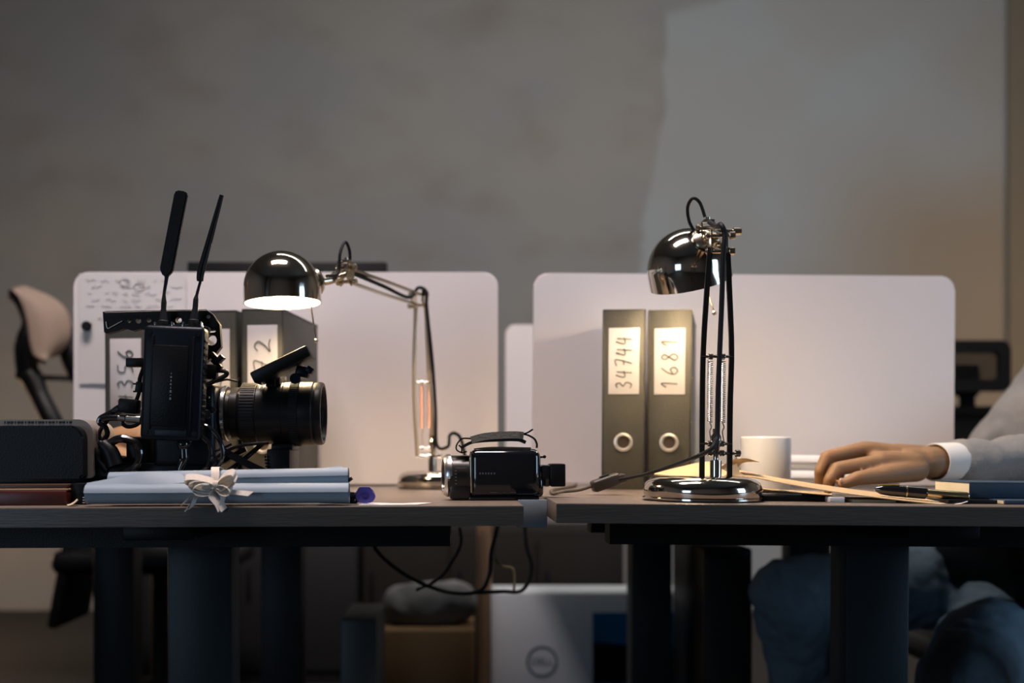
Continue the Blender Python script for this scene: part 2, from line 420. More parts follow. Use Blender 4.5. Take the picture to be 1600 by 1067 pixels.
# ------------------------------------------------------------------ ring binders
DIG = {'1': [[(.1, .7), (.4, 1), (.35, 0)]], '2': [[(.05, .8), (.3, 1), (.55, .75), (.3, .3), (.0, 0), (.35, .08), (.65, 0)]],
       '3': [[(.05, .9), (.35, 1), (.5, .75), (.2, .55), (.55, .35), (.4, .02), (.0, .1)]],
       '4': [[(.2, 1), (.0, .45), (.6, .5)], [(.5, .95), (.42, 0)]], '5': [[(.6, 1), (.15, .95), (.1, .55), (.5, .5), (.5, .1), (.05, 0)]],
       '6': [[(.5, 1), (.15, .6), (.05, .2), (.3, 0), (.55, .2), (.4, .45), (.1, .3)]],
       '7': [[(.0, .95), (.6, 1), (.25, 0)], [(.1, .5), (.55, .52)]],
       '8': [[(.5, .85), (.25, 1), (.1, .75), (.5, .3), (.3, 0), (.05, .2), (.5, .85)]]}
def binder(label, px, D, wd, h, yaw, txt, lab, base, side, group='grey ring binders'):
    cx = X(px, D)+wd/2
    t = thing('ring_binder', label, 'binder', (cx, D, base), group, side, local=True, rot=(0, 0, -math.radians(yaw)))
    d = .245; k = wd/2
    b = MB().box(-k, k, 0, .003, 0, h, .0012).box(-k, -k+.0025, .002, d, 0, h, .0008).box(k-.0025, k, .002, d, 0, h, .0008)
    build(b, 'cover', M_binder, t)
    e = MB()
    for sx in (-1, 1):
        e.box(sx*k-.0013, sx*k+.0013, -.0006, .004, .0005, h-.0005, .0006)
        e.box(sx*k-.0006*1, sx*k+.0006, .0, d, h-.0015, h+.0006)
    e.box(-k, k, -.0003, .004, h-.0012, h+.0006)
    build(e, 'edge_trim', M_binedge, t)
    build(MB().box(-k+.006, k-.01, .02, d-.012, .004, h-.018), 'paper_block', M_paper, t)
    l0, l1, w0 = lab
    lb = build(MB().box(-w0/2, w0/2, -.0012, -.0002, l0, l1, .0003), 'label', M_label, t, label='white spine label with handwritten digits')
    s = MB(); n = len(txt); step = (l1-l0)*.84/n; hh = min(w0*.55, .026)
    for i, c in enumerate(txt):
        for st in DIG[c]:
            q = cr([V((-(v-.5)*hh, -.0016, l0+(l1-l0)*.09+i*step+u*step*.95)) for u, v in st], 5)
            s.tube(q, .0009, 5)
    build(s, 'writing', M_ink, lb)
    zr = .078
    ring = MB().lathe([(.0115, -.0002), (.0155, -.0022), (.0118, -.0034), (.0100, -.0006)][::1], (0, 0, zr), (0, 1, 0), 28, closed=True)
    bm = ring.bm
    r_ = build(ring, 'finger_ring', mat('bright_ring', (.8, .76, .68), .35, .7), t)
    build(MB().cyl((0, -.0004, zr), (0, .0006, zr), .0105, 24), 'hole_disc', mat('hole_shade', (.045, .033, .025), .8, spec=.1), r_)  # dark disc stands in for the shade inside the hole
    for sx in (-1, 1):
        for zz in (.11, .185):
            build(MB().cyl((sx*k, .012, zz), (sx*(k+.0015), .012, zz), .004, 12), 'rivet', M_nickel, t)
    return t
hB = .298
binder('grey ring binder numbered 4356, leftmost of the three on the left desk', 165, 1.79, .068, hB, 6, '4356', (.136, .253, .053), HL, LEFT)
binder('grey ring binder mostly hidden by the black camera, middle of three on left desk', 300, 1.79, .075, hB, 6, '4361', (.136, .268, .053), HL, LEFT)
binder('grey ring binder numbered 4372 under the left lamp shade', 379, 1.77, .067, hB, 6, '4372', (.116, .272, .050), HL, LEFT)
binder('grey ring binder numbered 34744, left of the two on the right desk', 941, 1.79, .068, .296, 8, '34744', (.157, .266, .050), HR, RIGHT)
binder('grey ring binder numbered 1681, right of the two on the right desk', 1012, 1.79, .069, .296, 14, '1681', (.157, .266, .050), HR, RIGHT)

# ------------------------------------------------------------------ desk lamps
def helix(b, a, c, R, r, turns):
    a = V(a); c = V(c); ax = (c-a).normalized(); u = ax.orthogonal().normalized(); v = ax.cross(u); n = turns*9
    b.tube([a+(c-a)*i/n+(u*math.cos(2*PI*i/9)+v*math.sin(2*PI*i/9))*R for i in range(n+1)], r, 5)
def flatbar(b, pts, wdir, wd, th=.003):
    pts = cr([V(p) for p in pts], 5)
    rings = []; wdir = V(wdir).normalized()
    for i, p in enumerate(pts):
        T = (pts[min(i+1, len(pts)-1)]-pts[max(i-1, 0)]).normalized(); w_ = (wdir-T*wdir.dot(T)).normalized(); n = T.cross(w_)
        rings.append([b.bm.verts.new(p+w_*wd/2*sx+n*th/2*sy) for sx, sy in ((1, 1), (-1, 1), (-1, -1), (1, -1))])
    for r0, r1 in zip(rings, rings[1:]):
        for k in range(4): b.bm.faces.new((r0[k], r0[(k+1) % 4], r1[(k+1) % 4], r1[k]))
    b.bm.faces.new(rings[0][::-1]); b.bm.faces.new(rings[-1])
def lamp(label, side, base, zdesk, post, bars, barm, elbow, head, rim, axis, loop, cordpts, springm, pull, knobs, crossz, endz, r=.0605):
    t = thing('desk_lamp', label, 'desk lamp', (base[0], base[1], zdesk), 'metal desk lamps', side)
    bx, by = base
    bp = [(0, 0), (.068, 0), (.0765, .002), (.0765, .004), (.0740, .0055), (.0755, .010), (.0755, .0165), (.0725, .0235), (.0665, .0285), (.058, .0310), (.03, .0318), (0, .032)]
    ba = build(MB().lathe([(a, c) for a, c in bp], (bx, by, zdesk), (0, 0, 1), 64), 'base', M_chrome, t, ang=50)
    px_, py_ = post; z0 = zdesk+.031
    b = MB().lathe([(0, 0), (.0075, 0), (.0075, .021), (.0035, .022), (.0035, .03), (.0068, .046), (.0068, .052), (.0045, .056), (.0045, .062), (0, .062)], (px_, py_, z0), (0, 0, 1), 20)
    build(b, 'post', M_chrome, t)
    xl, xr = bars[0], bars[1]
    zb, zt = zdesk+.022+.0, elbow[2]
    for pts in (bars[0], bars[1]):
        b = MB()
        if barm is M_dbar: flatbar(b, pts, (1, 0, 0), .0066, .004)
        else: b.tube(pts, .0042, 14, 5)
        build(b, 'lower_arm', barm, t)
    for zc in crossz:
        c = MB()
        xa = bars[0][0][0]; xb = bars[1][0][0]
        c.cyl((xa-.003, py_, zc), (xb+.003, py_, zc), .0022, 12)
        for q in (.28, .72): c.cyl((xa+(xb-xa)*q-.003, py_, zc), (xa+(xb-xa)*q+.003, py_, zc), .0042, 12, .0008)
        if zc == crossz[-1]: c.cyl((xb, py_, zc), (xb+.013, py_, zc), .0022, 12); c.cyl((xb+.007, py_, zc), (xb+.014, py_, zc), .005, 12, .001)
        build(c, 'cross_pin', M_chrome, t)
    xa = bars[0][0][0]
    for q in (.27, .73):
        xs = xa+(xb-xa)*q; s = MB()
        helix(s, (xs, py_, crossz[0]-.005), (xs, py_, endz), .0033, .0007, 34)
        s.tube([(xs, py_, endz), (xs+.002, py_, endz-.006), (xs, py_, endz-.012), (xs+.002, py_, crossz[1]+.003)], .0008, 6, 4)
        build(s, 'spring', springm, t)
    # elbow joint
    e = V(elbow); hd = V(head); d = (hd-e).normalized()
    b = MB()
    sd = V((1, 0, 0)); 
    hor = V((d.x, d.y, 0)).normalized() if V((d.x, d.y, 0)).length > .1 else V((0, 1, 0))
    sidev = hor.cross(V((0, 0, 1))).normalized()
    for sg in (-1, 1):
        o_ = sidev*.009*sg
        pl = [e+o_+V((0, 0, .016))+hor*-.008, e+o_+V((0, 0, .018))+hor*.012, e+o_+V((0, 0, -.004))+hor*.014, e+o_+V((0, 0, -.016))+hor*.004, e+o_+V((0, 0, -.014))-hor*.01]
        b.prism(pl, sidev*.0018*sg)
    build(b, 'elbow_bracket', M_nickel, t)
    b = MB()
    for dz, dh in ((.010, 0), (-.010, 0.003)):
        q = e+V((0, 0, dz))+hor*dh
        b.cyl(q-sidev*.017, q+sidev*.017, .0026, 12); b.cyl(q+sidev*.013, q+sidev*.021, .0052, 12, .001); b.cyl(q-sidev*.016, q-sidev*.011, .0045, 12, .001)
    build(b, 'knob', M_nickel, t)
    # upper arm: two parallel rods
    up = (V((0, 0, 1))-d*d.z).normalized()
    for sg in (-1, 1):
        b = MB(); flatbar(b, [e+up*.010*sg+d*.004, (e+hd)/2+up*.011*sg, hd+up*.010*sg], sidev, .0058, .0045)
        build(b, 'upper_arm', M_nickel, t)
    # shade
    ax = V(axis).normalized(); rc = V(rim)
    hb = MB()
    for sg in (-1, 1):
        o_ = sidev*.008*sg
        hb.prism([hd+o_+V((0, 0, .018))-hor*.006, hd+o_+V((0, 0, .02))+hor*.012, hd+o_+V((0, 0, -.006))+hor*.020, hd+o_+V((0, 0, -.018))+hor*.002, hd+o_-V((0, 0, .012))-hor*.008], sidev*.0018*sg)
    for dz in (.011, -.011):
        q = hd+V((0, 0, dz)); hb.cyl(q-sidev*.014, q+sidev*.014, .0025, 12); hb.cyl(q-sidev*.017, q-sidev*.011, .005, 12, .001); hb.cyl(q+sidev*.011, q+sidev*.017, .005, 12, .001)
    hb.rbox(hd+V((0, 0, .02)), (.016, .016, .004), bev=.001); hb.cyl(hd+V((0, 0, .02)), hd+V((0, 0, .026)), .0035)
    topc = rc-ax*.02
    dd = (topc-hd); pole = topc-dd.normalized()*r
    hb.tube([hd+hor*.004, hd*.5+pole*.5+V((0, 0, -.003)), pole+dd.normalized()*.004], [.0045, .006, .0075], 14, 4)
    hb.lathe([(0, -.004), (.02, -.002), (.021, .001), (.017, .006), (.009, .009), (0, .009)], pole, -dd, 28)
    hb.rbox(hd*.6+pole*.4, (.012, .02, .012), (0.4, .3, 0), .002)
    for kx in knobs: hb.cyl(hd+V(kx[0]), hd+V(kx[1]), kx[2], 12, .001)
    build(hb, 'head_joint', M_nickel, t)
    prof = [(r, 0), (r*1.0, .006), (r, .02)]
    for k in range(1, 13): a = PI/2*k/12; prof.append((r*math.cos(a) if k < 12 else 0, .02+r*math.sin(a)))
    sh = build(MB().lathe([(r*.985, 0)]+prof, rc, -ax, 64), 'lamp_shade', M_chrome, t, ang=50)
    ri = r-.0018
    pin = [(ri, 0), (ri, .02)]
    for k in range(1, 13): a = PI/2*k/12; pin.append((ri*math.cos(a) if k < 12 else 0, .02+ri*math.sin(a)))
    build(MB().lathe(pin, rc, -ax, 64), 'inner_lining', M_lampin, sh)
    b = MB().lathe([(0, -.006), (.010, -.004), (.018, .004), (.021, .014), (.018, .026), (.012, .038), (.012, .05), (0, .05)], rc-ax*.012, -ax, 24)
    build(b, 'bulb', M_bulb, sh)
    p0, p1 = V(pull[0]), V(pull[1])
    build(MB().tube([p0, p1], .0012, 8).sphere(p1, .0034), 'adjusting_rod', M_nickel, sh)
    # cord
    b = MB().tube(loop, .0024, 10, 8)
    cd = build(b, 'head_cord', M_rub, t)
    if cordpts: 
        b = MB().tube(cordpts, .0031, 10, 8); build(b, 'power_cord', M_rub, t)
    return t

# left lamp: lit, arm reaching forward and left
Dl = 1.93; zl = HL
lb = (X(688, Dl), Dl); lp = (X(676, Dl-.0), Dl)
yb = Dl
L0 = [(X(653, Dl), Dl, Z(712, Dl)), (X(648, Dl), Dl, Z(600, Dl)), (X(651, Dl), Dl, Z(480, Dl))]
L1 = [(X(678, Dl), Dl, Z(709, Dl)), (X(672, Dl), Dl, Z(600, Dl)), (X(667, Dl), Dl, Z(480, Dl))]
headL = P(543, 428, 1.66)
lampL = lamp('lit metal desk lamp on the left desk, its glowing shade hanging before the binders', LEFT, lb, zl, lp, (L0, L1), mat('satin_nickel', (.72, .60, .46), .42, .85),
     P(657, 468, Dl), headL, P(443, 472, 1.60), (.03, -.035, -1),
     [P(512, 430, 1.62), P(530, 425, 1.64), P(533, 395, 1.64), P(541, 377, 1.65), P(548, 392, 1.66), P(548, 420, 1.665)],
     [P(548, 424, 1.68), P(600, 446, 1.79), P(640, 464, 1.90), P(655, 449, Dl-.01), P(668, 456, Dl-.01), P(668, 480, Dl-.01), P(676, 560, Dl-.004), P(681, 640, Dl-.004), P(683, 695, Dl-.008), P(700, 697, 1.92), P(703, 680, 1.93), P(712, 677, 1.94), P(722, 690, 1.95), P(735, 745, 1.97), P(760, 759.5, 1.97)],
     M_warmspring, (P(486, 470, 1.60), P(495, 531, 1.60)), [],
     (Z(597, Dl), Z(700, Dl), Z(712, Dl)), Z(668, Dl), r=.0568)

# right lamp: nearer the camera, turned away towards the binders
Dr = 1.41
rb = (X(1097, Dr), Dr); rp = (X(1118, Dr), Dr)
R0 = [(X(1096.5, Dr), Dr, Z(757, Dr)), (X(1096, Dr), Dr, Z(640, Dr)), (X(1097, Dr), Dr, Z(545, Dr)), (X(1102, Dr), Dr, Z(450, Dr)), (X(1106.5, Dr), Dr, Z(385, Dr))]
R1 = [(X(1139.5, Dr), Dr, Z(757, Dr)), (X(1139.5, Dr), Dr, Z(640, Dr)), (X(1141, Dr), Dr, Z(545, Dr)), (X(1137, Dr), Dr, Z(450, Dr)), (X(1133.5, Dr), Dr, Z(385, Dr))]
lampR = lamp('metal desk lamp with darkened chrome arms at the right desk edge, shade turned away', RIGHT, rb, HR, rp, (R0, R1), M_dbar,
     P(1120, 378, Dr), P(1103, 366, 1.55), P(1077, 440, 1.61), (.24, .30, -.92),
     [P(1086, 366, 1.57), P(1074, 345, 1.57), P(1071, 322, 1.56), P(1079, 308, 1.55), P(1090, 315, 1.55), P(1098, 337, 1.55)],
     None, M_silver, (P(1093, 425, 1.60), P(1114, 487, 1.58)), [((.0, -.02, .002), (.04, -.02, .002), .0035), ((.03, -.02, .002), (.042, -.02, .002), .0055)],
     (Z(555, Dr), Z(691, Dr), Z(706, Dr)), Z(658, Dr))
# its cord comes down between the arms
cordR = [P(1105, 345, 1.50), P(1117, 352, 1.44), P(1123, 349, 1.40), P(1129, 365, 1.395), P(1127, 400, 1.395), P(1125, 480, 1.397), P(1121, 600, 1.397), P(1120, 670, 1.396), P(1118, 688, 1.392), P(1104, 704, 1.392), P(1060, 722, 1.43), P(1010, 739, 1.50), P(968, 748, 1.55)]
build(MB().tube(cordR, [.0034]*8+[.0032, .0030, .0027, .0025, .0024], 12, 8), 'power_cord', M_rub, lampR)
sw = V(P(946, 753, 1.57)); 
b = MB().rbox(sw, (.042, .022, .017), (0, -.33, .15), .004, 3).rbox(sw+V((.0225, 0, .006)), (.012, .018, .013), (0, -.33, .15), .003)
swo = build(b, 'cord_switch', mat('dark_brown_plastic', (.035, .027, .022), .45), lampR)
build(MB().rbox(sw+V((-.002, 0, .0085)), (.014, .009, .004), (0, -.33, .15), .001), 'switch_rocker', M_black, swo)
tail = [P(924, 759, 1.57), P(905, 765, 1.57), V((X(880, 1.57), 1.57, HR+.004)), V((X(866, 1.53), 1.53, HR+.003)), V((X(868, 1.6), 1.66, HR+.003)), V((X(900, 1.8), 1.85, HR+.003)), V((X(900, 2.0), 2.0, HR+.003))]
build(MB().tube(tail, .0024, 8, 8), 'cord_tail', mat('lit_cord', (.09, .07, .055), .5), lampR)  # light on the tail put into a paler cord colour

# ------------------------------------------------------------------ cinema camera
t = thing('cinema_camera', 'large black rigged cinema camera with two antennas and a zoom lens on the left desk', 'camera', (X(290, 1.47), 1.47, HL), None, LEFT)
# transmitter / battery slab on its back, facing us
tilt = math.radians(2.6)
sc = P(274, 597, 1.405)
wS, hS = .078, .147
b = MB().rbox(sc, (wS, .030, hS), (0, tilt, 0), .006, 3)
slab = build(b, 'battery_pack', M_navy, t)
Rt = Euler((0, tilt, 0)).to_matrix()
def SP(x, z, y=0): return sc+Rt @ V((x, 0, z))+V((0, -.015+y, 0))
b = MB().rbox(SP(-.003, -.004), (.046, .004, .104), (0, tilt, 0), .0015)
for k in (-1, 1): b.rbox(SP(.026*k+.0, 0, .0), (.003, .004, .12), (0, tilt, 0), .001)
build(b, 'recessed_cover', M_black, slab)
b = MB()
for k in range(14): b.rbox(SP(.0385, -.055+k*.0085, .012), (.003, .018, .004), (0, tilt, 0), .0008)
build(b, 'cooling_rib', M_black, slab)
for sx in (-1, 1):
    for sz in (-1, 1): b = MB(); b.cyl(SP(.031*sx, .064*sz, .001), SP(.031*sx, .064*sz, -.001), .0035, 14); build(b, 'screw', M_black, slab)
b = MB()
for k, (ww, hh) in enumerate([(.0012, .0016), (.0022, .0022), (.0012, .003), (.002, .0022), (.001, .003), (.0022, .003), (.0014, .0012), (.0022, .003)]):
    b.rbox(SP(-.0005, .012-k*.0046, -.0026), (ww, .0005, hh), (0, tilt, 0))
build(b, 'printed_marks', mat('faint_white_print', (.20, .25, .28), .6), slab)
b = MB().rbox(SP(.001, -.064, .0), (.040, .002, .008), (0, tilt, 0), .0005)
build(b, 'name_strip', M_steel, slab)
# body
b = MB().box(X(243, 1.44), X(342, 1.45), 1.425, 1.535, HL+.047, Z(596, 1.44), .008, 3)
b.box(X(250, 1.44), X(314, 1.44), 1.43, 1.53, Z(596, 1.44)-.004, Z(520, 1.45), .005)
b.box(X(225, 1.46), X(330, 1.46), 1.43, 1.53, HL+.018, HL+.052, .004)
body = build(b, 'camera_body', M_navy, t)
b = MB()
for (px, py, r_) in ((316, 607, .002), (321, 617, .0025), (327, 619, .0018), (318, 636, .0022), (321, 628, .0018)): b.sphere(P(px, py, 1.424), r_)
build(b, 'yellow_button', M_gold, body)  # brass beads stand in for the glow of yellow buttons
b = MB().cyl(P(323, 645, 1.427), P(323, 645, 1.419), .0065, 20, .001)
b.cyl(P(334, 638, 1.427), P(334, 638, 1.421), .004, 16, .001)
build(b, 'control_dial', M_gloss, body)
b = MB()
for k in range(6): b.sphere(P(316+3*k, 642+3*math.sin(k*2), 1.4245), .0009, seg=8)
build(b, 'printed_dots', M_silver, body)
# base plate, rods, lens support
b = MB().box(X(228, 1.46), X(352, 1.46), 1.42, 1.53, HL+.0, HL+.018, .003)
build(b, 'base_plate', M_black, t)
for yy in (1.45, 1.51):
    build(MB().cyl((X(260, yy), yy, HL+.032), (X(455, yy), yy, HL+.032), .0075, 20, .001), 'support_rod', M_black, t)
b = MB().box(X(424, 1.47), X(459, 1.47), 1.435, 1.525, HL+.018, Z(700, 1.43), .002).box(X(428, 1.47), X(461, 1.47), 1.45, 1.51, Z(702, 1.43), Z(691, 1.43), .002)
b.box(X(427, 1.47), X(455, 1.47), 1.45, 1.51, HL, HL+.02, .002)
sup = build(b, 'lens_support', M_black, t)
b = MB(); flatbar(b, [P(350, 703, 1.44), P(385, 722, 1.44), P(418, 738, 1.44)], (0, .3, 1), .009, .004)
flatbar(b, [P(300, 738, 1.45), P(345, 720, 1.45), P(385, 700, 1.45)], (0, .3, 1), .007, .004)
flatbar(b, [P(352, 737, 1.445), P(380, 717, 1.445), P(412, 690, 1.445)], (0, .3, 1), .005, .004)
for k in range(4): b.cyl(P(415+k*.5, 712+k*5, 1.436), P(415+k*.5, 712+k*5, 1.43), .0016, 10)
build(b, 'bracket_truss', M_gloss, t)
build(MB().cyl(P(300, 738, 1.44), P(412, 737, 1.44), .0016, 8), 'brass_rail', M_gold, t)
# lens
s_ = 1.43/F
def lr(px): return px*s_
lo = P(340, 642, 1.47); lo = V((X(338, 1.43), 1.475, Z(642, 1.43)))
def LX(px): return (px-338)*s_
prof = [(0, 0), (lr(43), 0), (lr(44), LX(341)), (lr(44), LX(346)), (lr(38), LX(347)), (lr(37), LX(352)), (lr(42), LX(354)), (lr(42), LX(365)), (lr(44), LX(368)),
        (lr(48), LX(371)), (lr(48), LX(395)), (lr(49.5), LX(397)), (lr(49.5), LX(437)), (lr(50.5), LX(439)), (lr(50.5), LX(462)), (lr(51), LX(464)), (lr(51), LX(484)), (lr(49.8), LX(486)), (lr(49.8), LX(488)), (lr(51), LX(490)), (lr(50.6), LX(497)), (lr(49), LX(500)), (lr(44), LX(500)), (lr(42), LX(494)), (0, LX(491))]
lens = build(MB().lathe(prof, lo, (1, 0, -.006), 72), 'lens', mat('lens_black', (.010, .009, .009), .36, spec=.25), t, ang=25)
build(MB().lathe([(lr(43.2), LX(340)), (lr(45), LX(341)), (lr(45), LX(346)), (lr(43), LX(347))], lo, (1, 0, 0), 60, closed=True), 'lens_mount_ring', M_silver, lens)
b = MB()
for k in range(80):
    a = 2*PI*k/80; c = lo+V((LX(456.5), math.cos(a)*lr(52), math.sin(a)*lr(52)))
    b.rbox(c, (lr(13), .0016, .0022), (-(a-PI/2)+0 if False else (a-PI/2), 0, 0))
b.lathe([(lr(50), LX(450)), (lr(52.3), LX(450.5)), (lr(52.3), LX(462.5)), (lr(50), LX(463))], lo, (1, 0, 0), 60, closed=True)
build(b, 'gear_ring', M_rub, lens, ang=20)
b = MB()
for k in range(60):
    a = 2*PI*k/60; c = lo+V((LX(383), math.cos(a)*lr(47.9), math.sin(a)*lr(47.9))); b.rbox(c, (lr(22), .0022, .0014), (a-PI/2, 0, 0))
build(b, 'zoom_grip', M_rub, lens, ang=20)
b = MB()
for a, px, ww in ((2.15, 409, .002), (2.25, 402, .0012), (2.5, 409, .0012)):
    q = lo+V((LX(px), -abs(math.sin(a))*lr(49.7)*.75, 0)); q.z = lo.z+math.sqrt(lr(49.8)**2-(q.y-lo.y)**2)
    b.rbox(q, (ww*.6, .0008, .005), (-.8, 0, 0))
build(b, 'scale_mark', M_silver, lens)
build(MB().lathe([(0, LX(492.5)), (lr(30), LX(494)), (lr(41), LX(492))], lo, (1, 0, 0), 40), 'front_glass', M_gloss, lens)
b = MB().rbox(V((X(424, 1.42), 1.46, Z(592, 1.43))), (.013, .02, .010), bev=.001); build(b, 'lens_switch', M_black, lens)
# top handle plate with holes
Dh = 1.452
def HP(pts): return [(X(a, Dh), Z(c, Dh)) for a, c in pts]
def HC(a, c, r_, n=20): return [(X(a, Dh)+r_*s_*math.cos(2*PI*k/n), Z(c, Dh)+r_*s_*math.sin(2*PI*k/n)) for k in range(n)]
outer = HP([(164, 485), (250, 483), (325, 482), (334, 488), (346, 506), (348, 540), (338, 553), (322, 566), (318, 566), (318, 520), (250, 516), (222, 512), (210, 515), (198, 511), (186, 515), (170, 519), (166, 517)])
slot = HP([(322, 515), (338, 514), (340, 516), (338, 518), (322, 519)])
MX = Matrix(((1, 0, 0, 0), (0, 0, 1, Dh), (0, 1, 0, 0), (0, 0, 0, 1)))
bm = curve_mesh([outer, HC(205, 500, 3), HC(219.5, 499.5, 4.5), HC(236, 499, 3.5), HC(282, 499, 5), HC(333, 530, 8.5), slot], .006, MX)
hnd = build(bm, 'top_handle', M_black, t, ang=30)
b = MB().tube([P(166.5, 500, 1.4435), P(169, 510, 1.4435), P(177, 507, 1.4435), P(192, 499, 1.4435)], .0007, 6, 4)  # thin paler lines along the edge of the handle
b.tube([P(165, 485.5, 1.445), P(250, 483.5, 1.445), P(325, 482.6, 1.445), P(334, 488.5, 1.445), P(345.5, 505, 1.445)], .0005, 5)
b.cyl(P(327, 493, 1.447), P(327, 493, 1.443), .0025, 12)
build(b, 'edge_line', mat('edge_line_metal', (.3, .28, .25), .4, .6), hnd)
b = MB().rbox(P(282, 515, 1.44), (.06, .02, .016), bev=.003).rbox(P(300, 512, 1.46), (.04, .03, .012), bev=.003)
b.rbox(P(318, 525, 1.43), (.012, .015, .03), (0, .3, 0), .002)
build(b, 'handle_mount', M_navy, t)
# antennas
def AP(a, c): return P(a, c, 1.43)
ant = MB()
a0, a1 = AP(261, 425), AP(286, 298); dx = (a1-a0).normalized(); nx = V((dx.z, 0, -dx.x))
pl = [a0-nx*.0085+dx*.004, a0-nx*.003-dx*.004, a0+nx*.003-dx*.004, a0+nx*.0085+dx*.004, a1+nx*.0085-dx*.001, a1+nx*.005+dx*.0015, a1-nx*.006+dx*.001, a1-nx*.0085-dx*.003]
pl = [p-V((0, .004, 0)) for p in pl]
ant.prism(pl, (0, .008, 0)); bmesh.ops.bevel(ant.bm, geom=ant.bm.edges[:], offset=.0015, segments=2, affect='EDGES')
ao = build(ant, 'antenna', M_black, t, label='flat paddle antenna')
b = MB().tube([AP(262, 424), AP(261.5, 434), AP(258, 456), AP(257.5, 470), AP(257, 480), AP(256.5, 505)], [.004, .0024, .002, .0035, .0035, .0065], 12, 4)
b.cyl(AP(256, 510), AP(256.5, 498), .0068, 16, .001)
build(b, 'antenna_stem', M_rub, ao)
build(MB().cyl(AP(258, 512), AP(258, 508), .0062, 16), 'antenna_nut', M_gold, ao)
b = MB().tube([AP(314, 437), AP(316, 420), AP(330, 370), AP(348.5, 303)], [.0042, .0050, .0042, .0028], 14, 4)
bo = build(b, 'antenna', M_black, t, label='slim round antenna')
b = MB().tube([AP(315, 436), AP(309, 458), AP(307.5, 466), AP(306.5, 480), AP(303.5, 505)], [.0018, .002, .0035, .0038, .0068], 12, 4)
b.cyl(AP(303.5, 511), AP(304, 497), .0068, 16, .001)
build(b, 'antenna_stem', M_rub, bo)
build(MB().cyl(AP(304, 514), AP(304, 509), .0062, 16), 'antenna_nut', M_gold, bo)
b = MB()
for px in (245, 272, 288, 318): b.rbox(P(px, 508, 1.42), (.002, .01, .012), (0, random.uniform(-.3, .3), 0), .0005)
build(b, 'top_clip', M_silver, slab)
# viewfinder screen on top
m_ = P(444, 570, 1.42); an = math.radians(-26)
b = MB().rbox(m_, (.081, .056, .0155), (0, an, 0), .0025, 2)
mon = build(b, 'monitor', M_black, t)
b = MB().rbox(P(447, 574, 1.42)+V((0.0, 0, 0)), (.074, .05, .0015), (0, an, 0), .0003)
build(b, 'screen_rim', M_gloss, mon)
b = MB().rbox(P(475, 580, 1.425), (.018, .026, .014), (0, .2, 0), .003).cyl(P(462, 590, 1.405), P(462, 590, 1.435), .007, 20, .001)
b.rbox(P(486, 577, 1.42), (.009, .02, .008), (0, .6, 0), .001)
build(b, 'monitor_hinge', M_navy, mon)
b = MB().rbox(P(425, 596, 1.45), (.012, .02, .012), bev=.001); build(b, 'monitor_foot', M_black, mon)
b = MB().rbox(P(343, 561, 1.425), (.016, .014, .007), (0, -.75, 0), .001).rbox(P(336, 556, 1.425), (.008, .014, .012), (0, -.75, 0), .001)
b.rbox(P(340, 567, 1.425), (.016, .012, .006), (0, .8, 0), .001)
build(b, 'accessory_shoe', M_black, t)
b = MB().rbox(P(329, 579, 1.425), (.020, .016, .019), (0, .05, 0), .002)
blk = build(b, 'connector_block', M_black, t)
b = MB().tube([P(338, 577, 1.425), P(352, 578, 1.42), P(355, 583, 1.42), P(345, 589, 1.42), P(322, 600, 1.42)], .003, 10, 6)
b.tube([P(338, 595, 1.43), P(355, 591, 1.43), P(372, 594, 1.43)], .0014, 8, 5)
build(b, 'signal_cable', M_rub, blk)
# left side connectors and tangle of cables
b = MB().rbox(P(214, 564, 1.43), (.024, .016, .0115), bev=.0015).rbox(P(203, 632, 1.43), (.026, .02, .019), (0, .1, 0), .003)
b.rbox(P(219, 602, 1.43), (.009, .01, .013), (0, .15, 0), .001)
for yy in (597, 609): b.cyl(P(209, yy, 1.43), P(224, yy, 1.43), .0011, 8)
pl_ = build(b, 'side_plug', M_black, t)
b = MB().cyl(P(185, 650, 1.425), P(197, 651, 1.425), .0042, 16, .0005).cyl(P(198, 651, 1.425), P(221, 653, 1.425), .0052, 16, .0005)
build(b, 'silver_connector', mat('dull_silver', (.35, .34, .32), .35, .9), pl_)
def cable(pts, r, D=1.43, name='cable', m=M_gloss):
    q = [P(a[0], a[1], a[2] if len(a) > 2 else D) for a in pts]
    return build(MB().tube(q, r, 10, 8), name, m, t)
cable([(228, 565), (224, 575), (219, 590), (218, 610), (211, 630)], .0026)
cable([(200, 628), (185, 634), (175, 641), (158, 650), (156, 658), (165, 664), (168, 676), (160, 690), (166, 705)], .0035)
cable([(190, 640), (176, 645), (168, 655), (158, 668), (156, 680), (168, 690), (178, 705)], .0028, 1.44)
cable([(187, 650), (172, 650), (160, 652)], .0042, 1.425)
cable([(222, 655), (212, 662), (200, 664), (193, 660), (192, 655)], .0026)
cable([(172, 690), (185, 683), (200, 684), (214, 692), (218, 712), (212, 728), (190, 738)], .0055, 1.42)
cable([(215, 690), (220, 705), (215, 722), (200, 735)], .0035, 1.41)
b = MB()
for k in range(8):
    q = P(158+k*2.4, 690+k*1.7, 1.42); b.sphere(q, .0045+.0005*(k % 2), seg=10)
b.tube([P(160, 690, 1.42), P(172, 703, 1.42), P(180, 725, 1.42)], [.008, .011, .012], 12, 5)
b.tube([P(148, 698, 1.43), P(158, 715, 1.43), P(172, 730, 1.43)], [.007, .009, .01], 12, 5)
b.rbox(P(184, 730, 1.45), (.062, .05, .036), (0, .12, 0), .009, 3).rbox(P(172, 758, 1.46), (.05, .06, .04), (0, 0, 0), .006)
b.rbox(P(222, 715, 1.46), (.03, .05, .06), (0, 0, 0), .006)
b.box(X(150, 1.46), X(212, 1.46), 1.43, 1.49, HL, HL+.03, .004)
build(b, 'strain_relief', M_black, t)
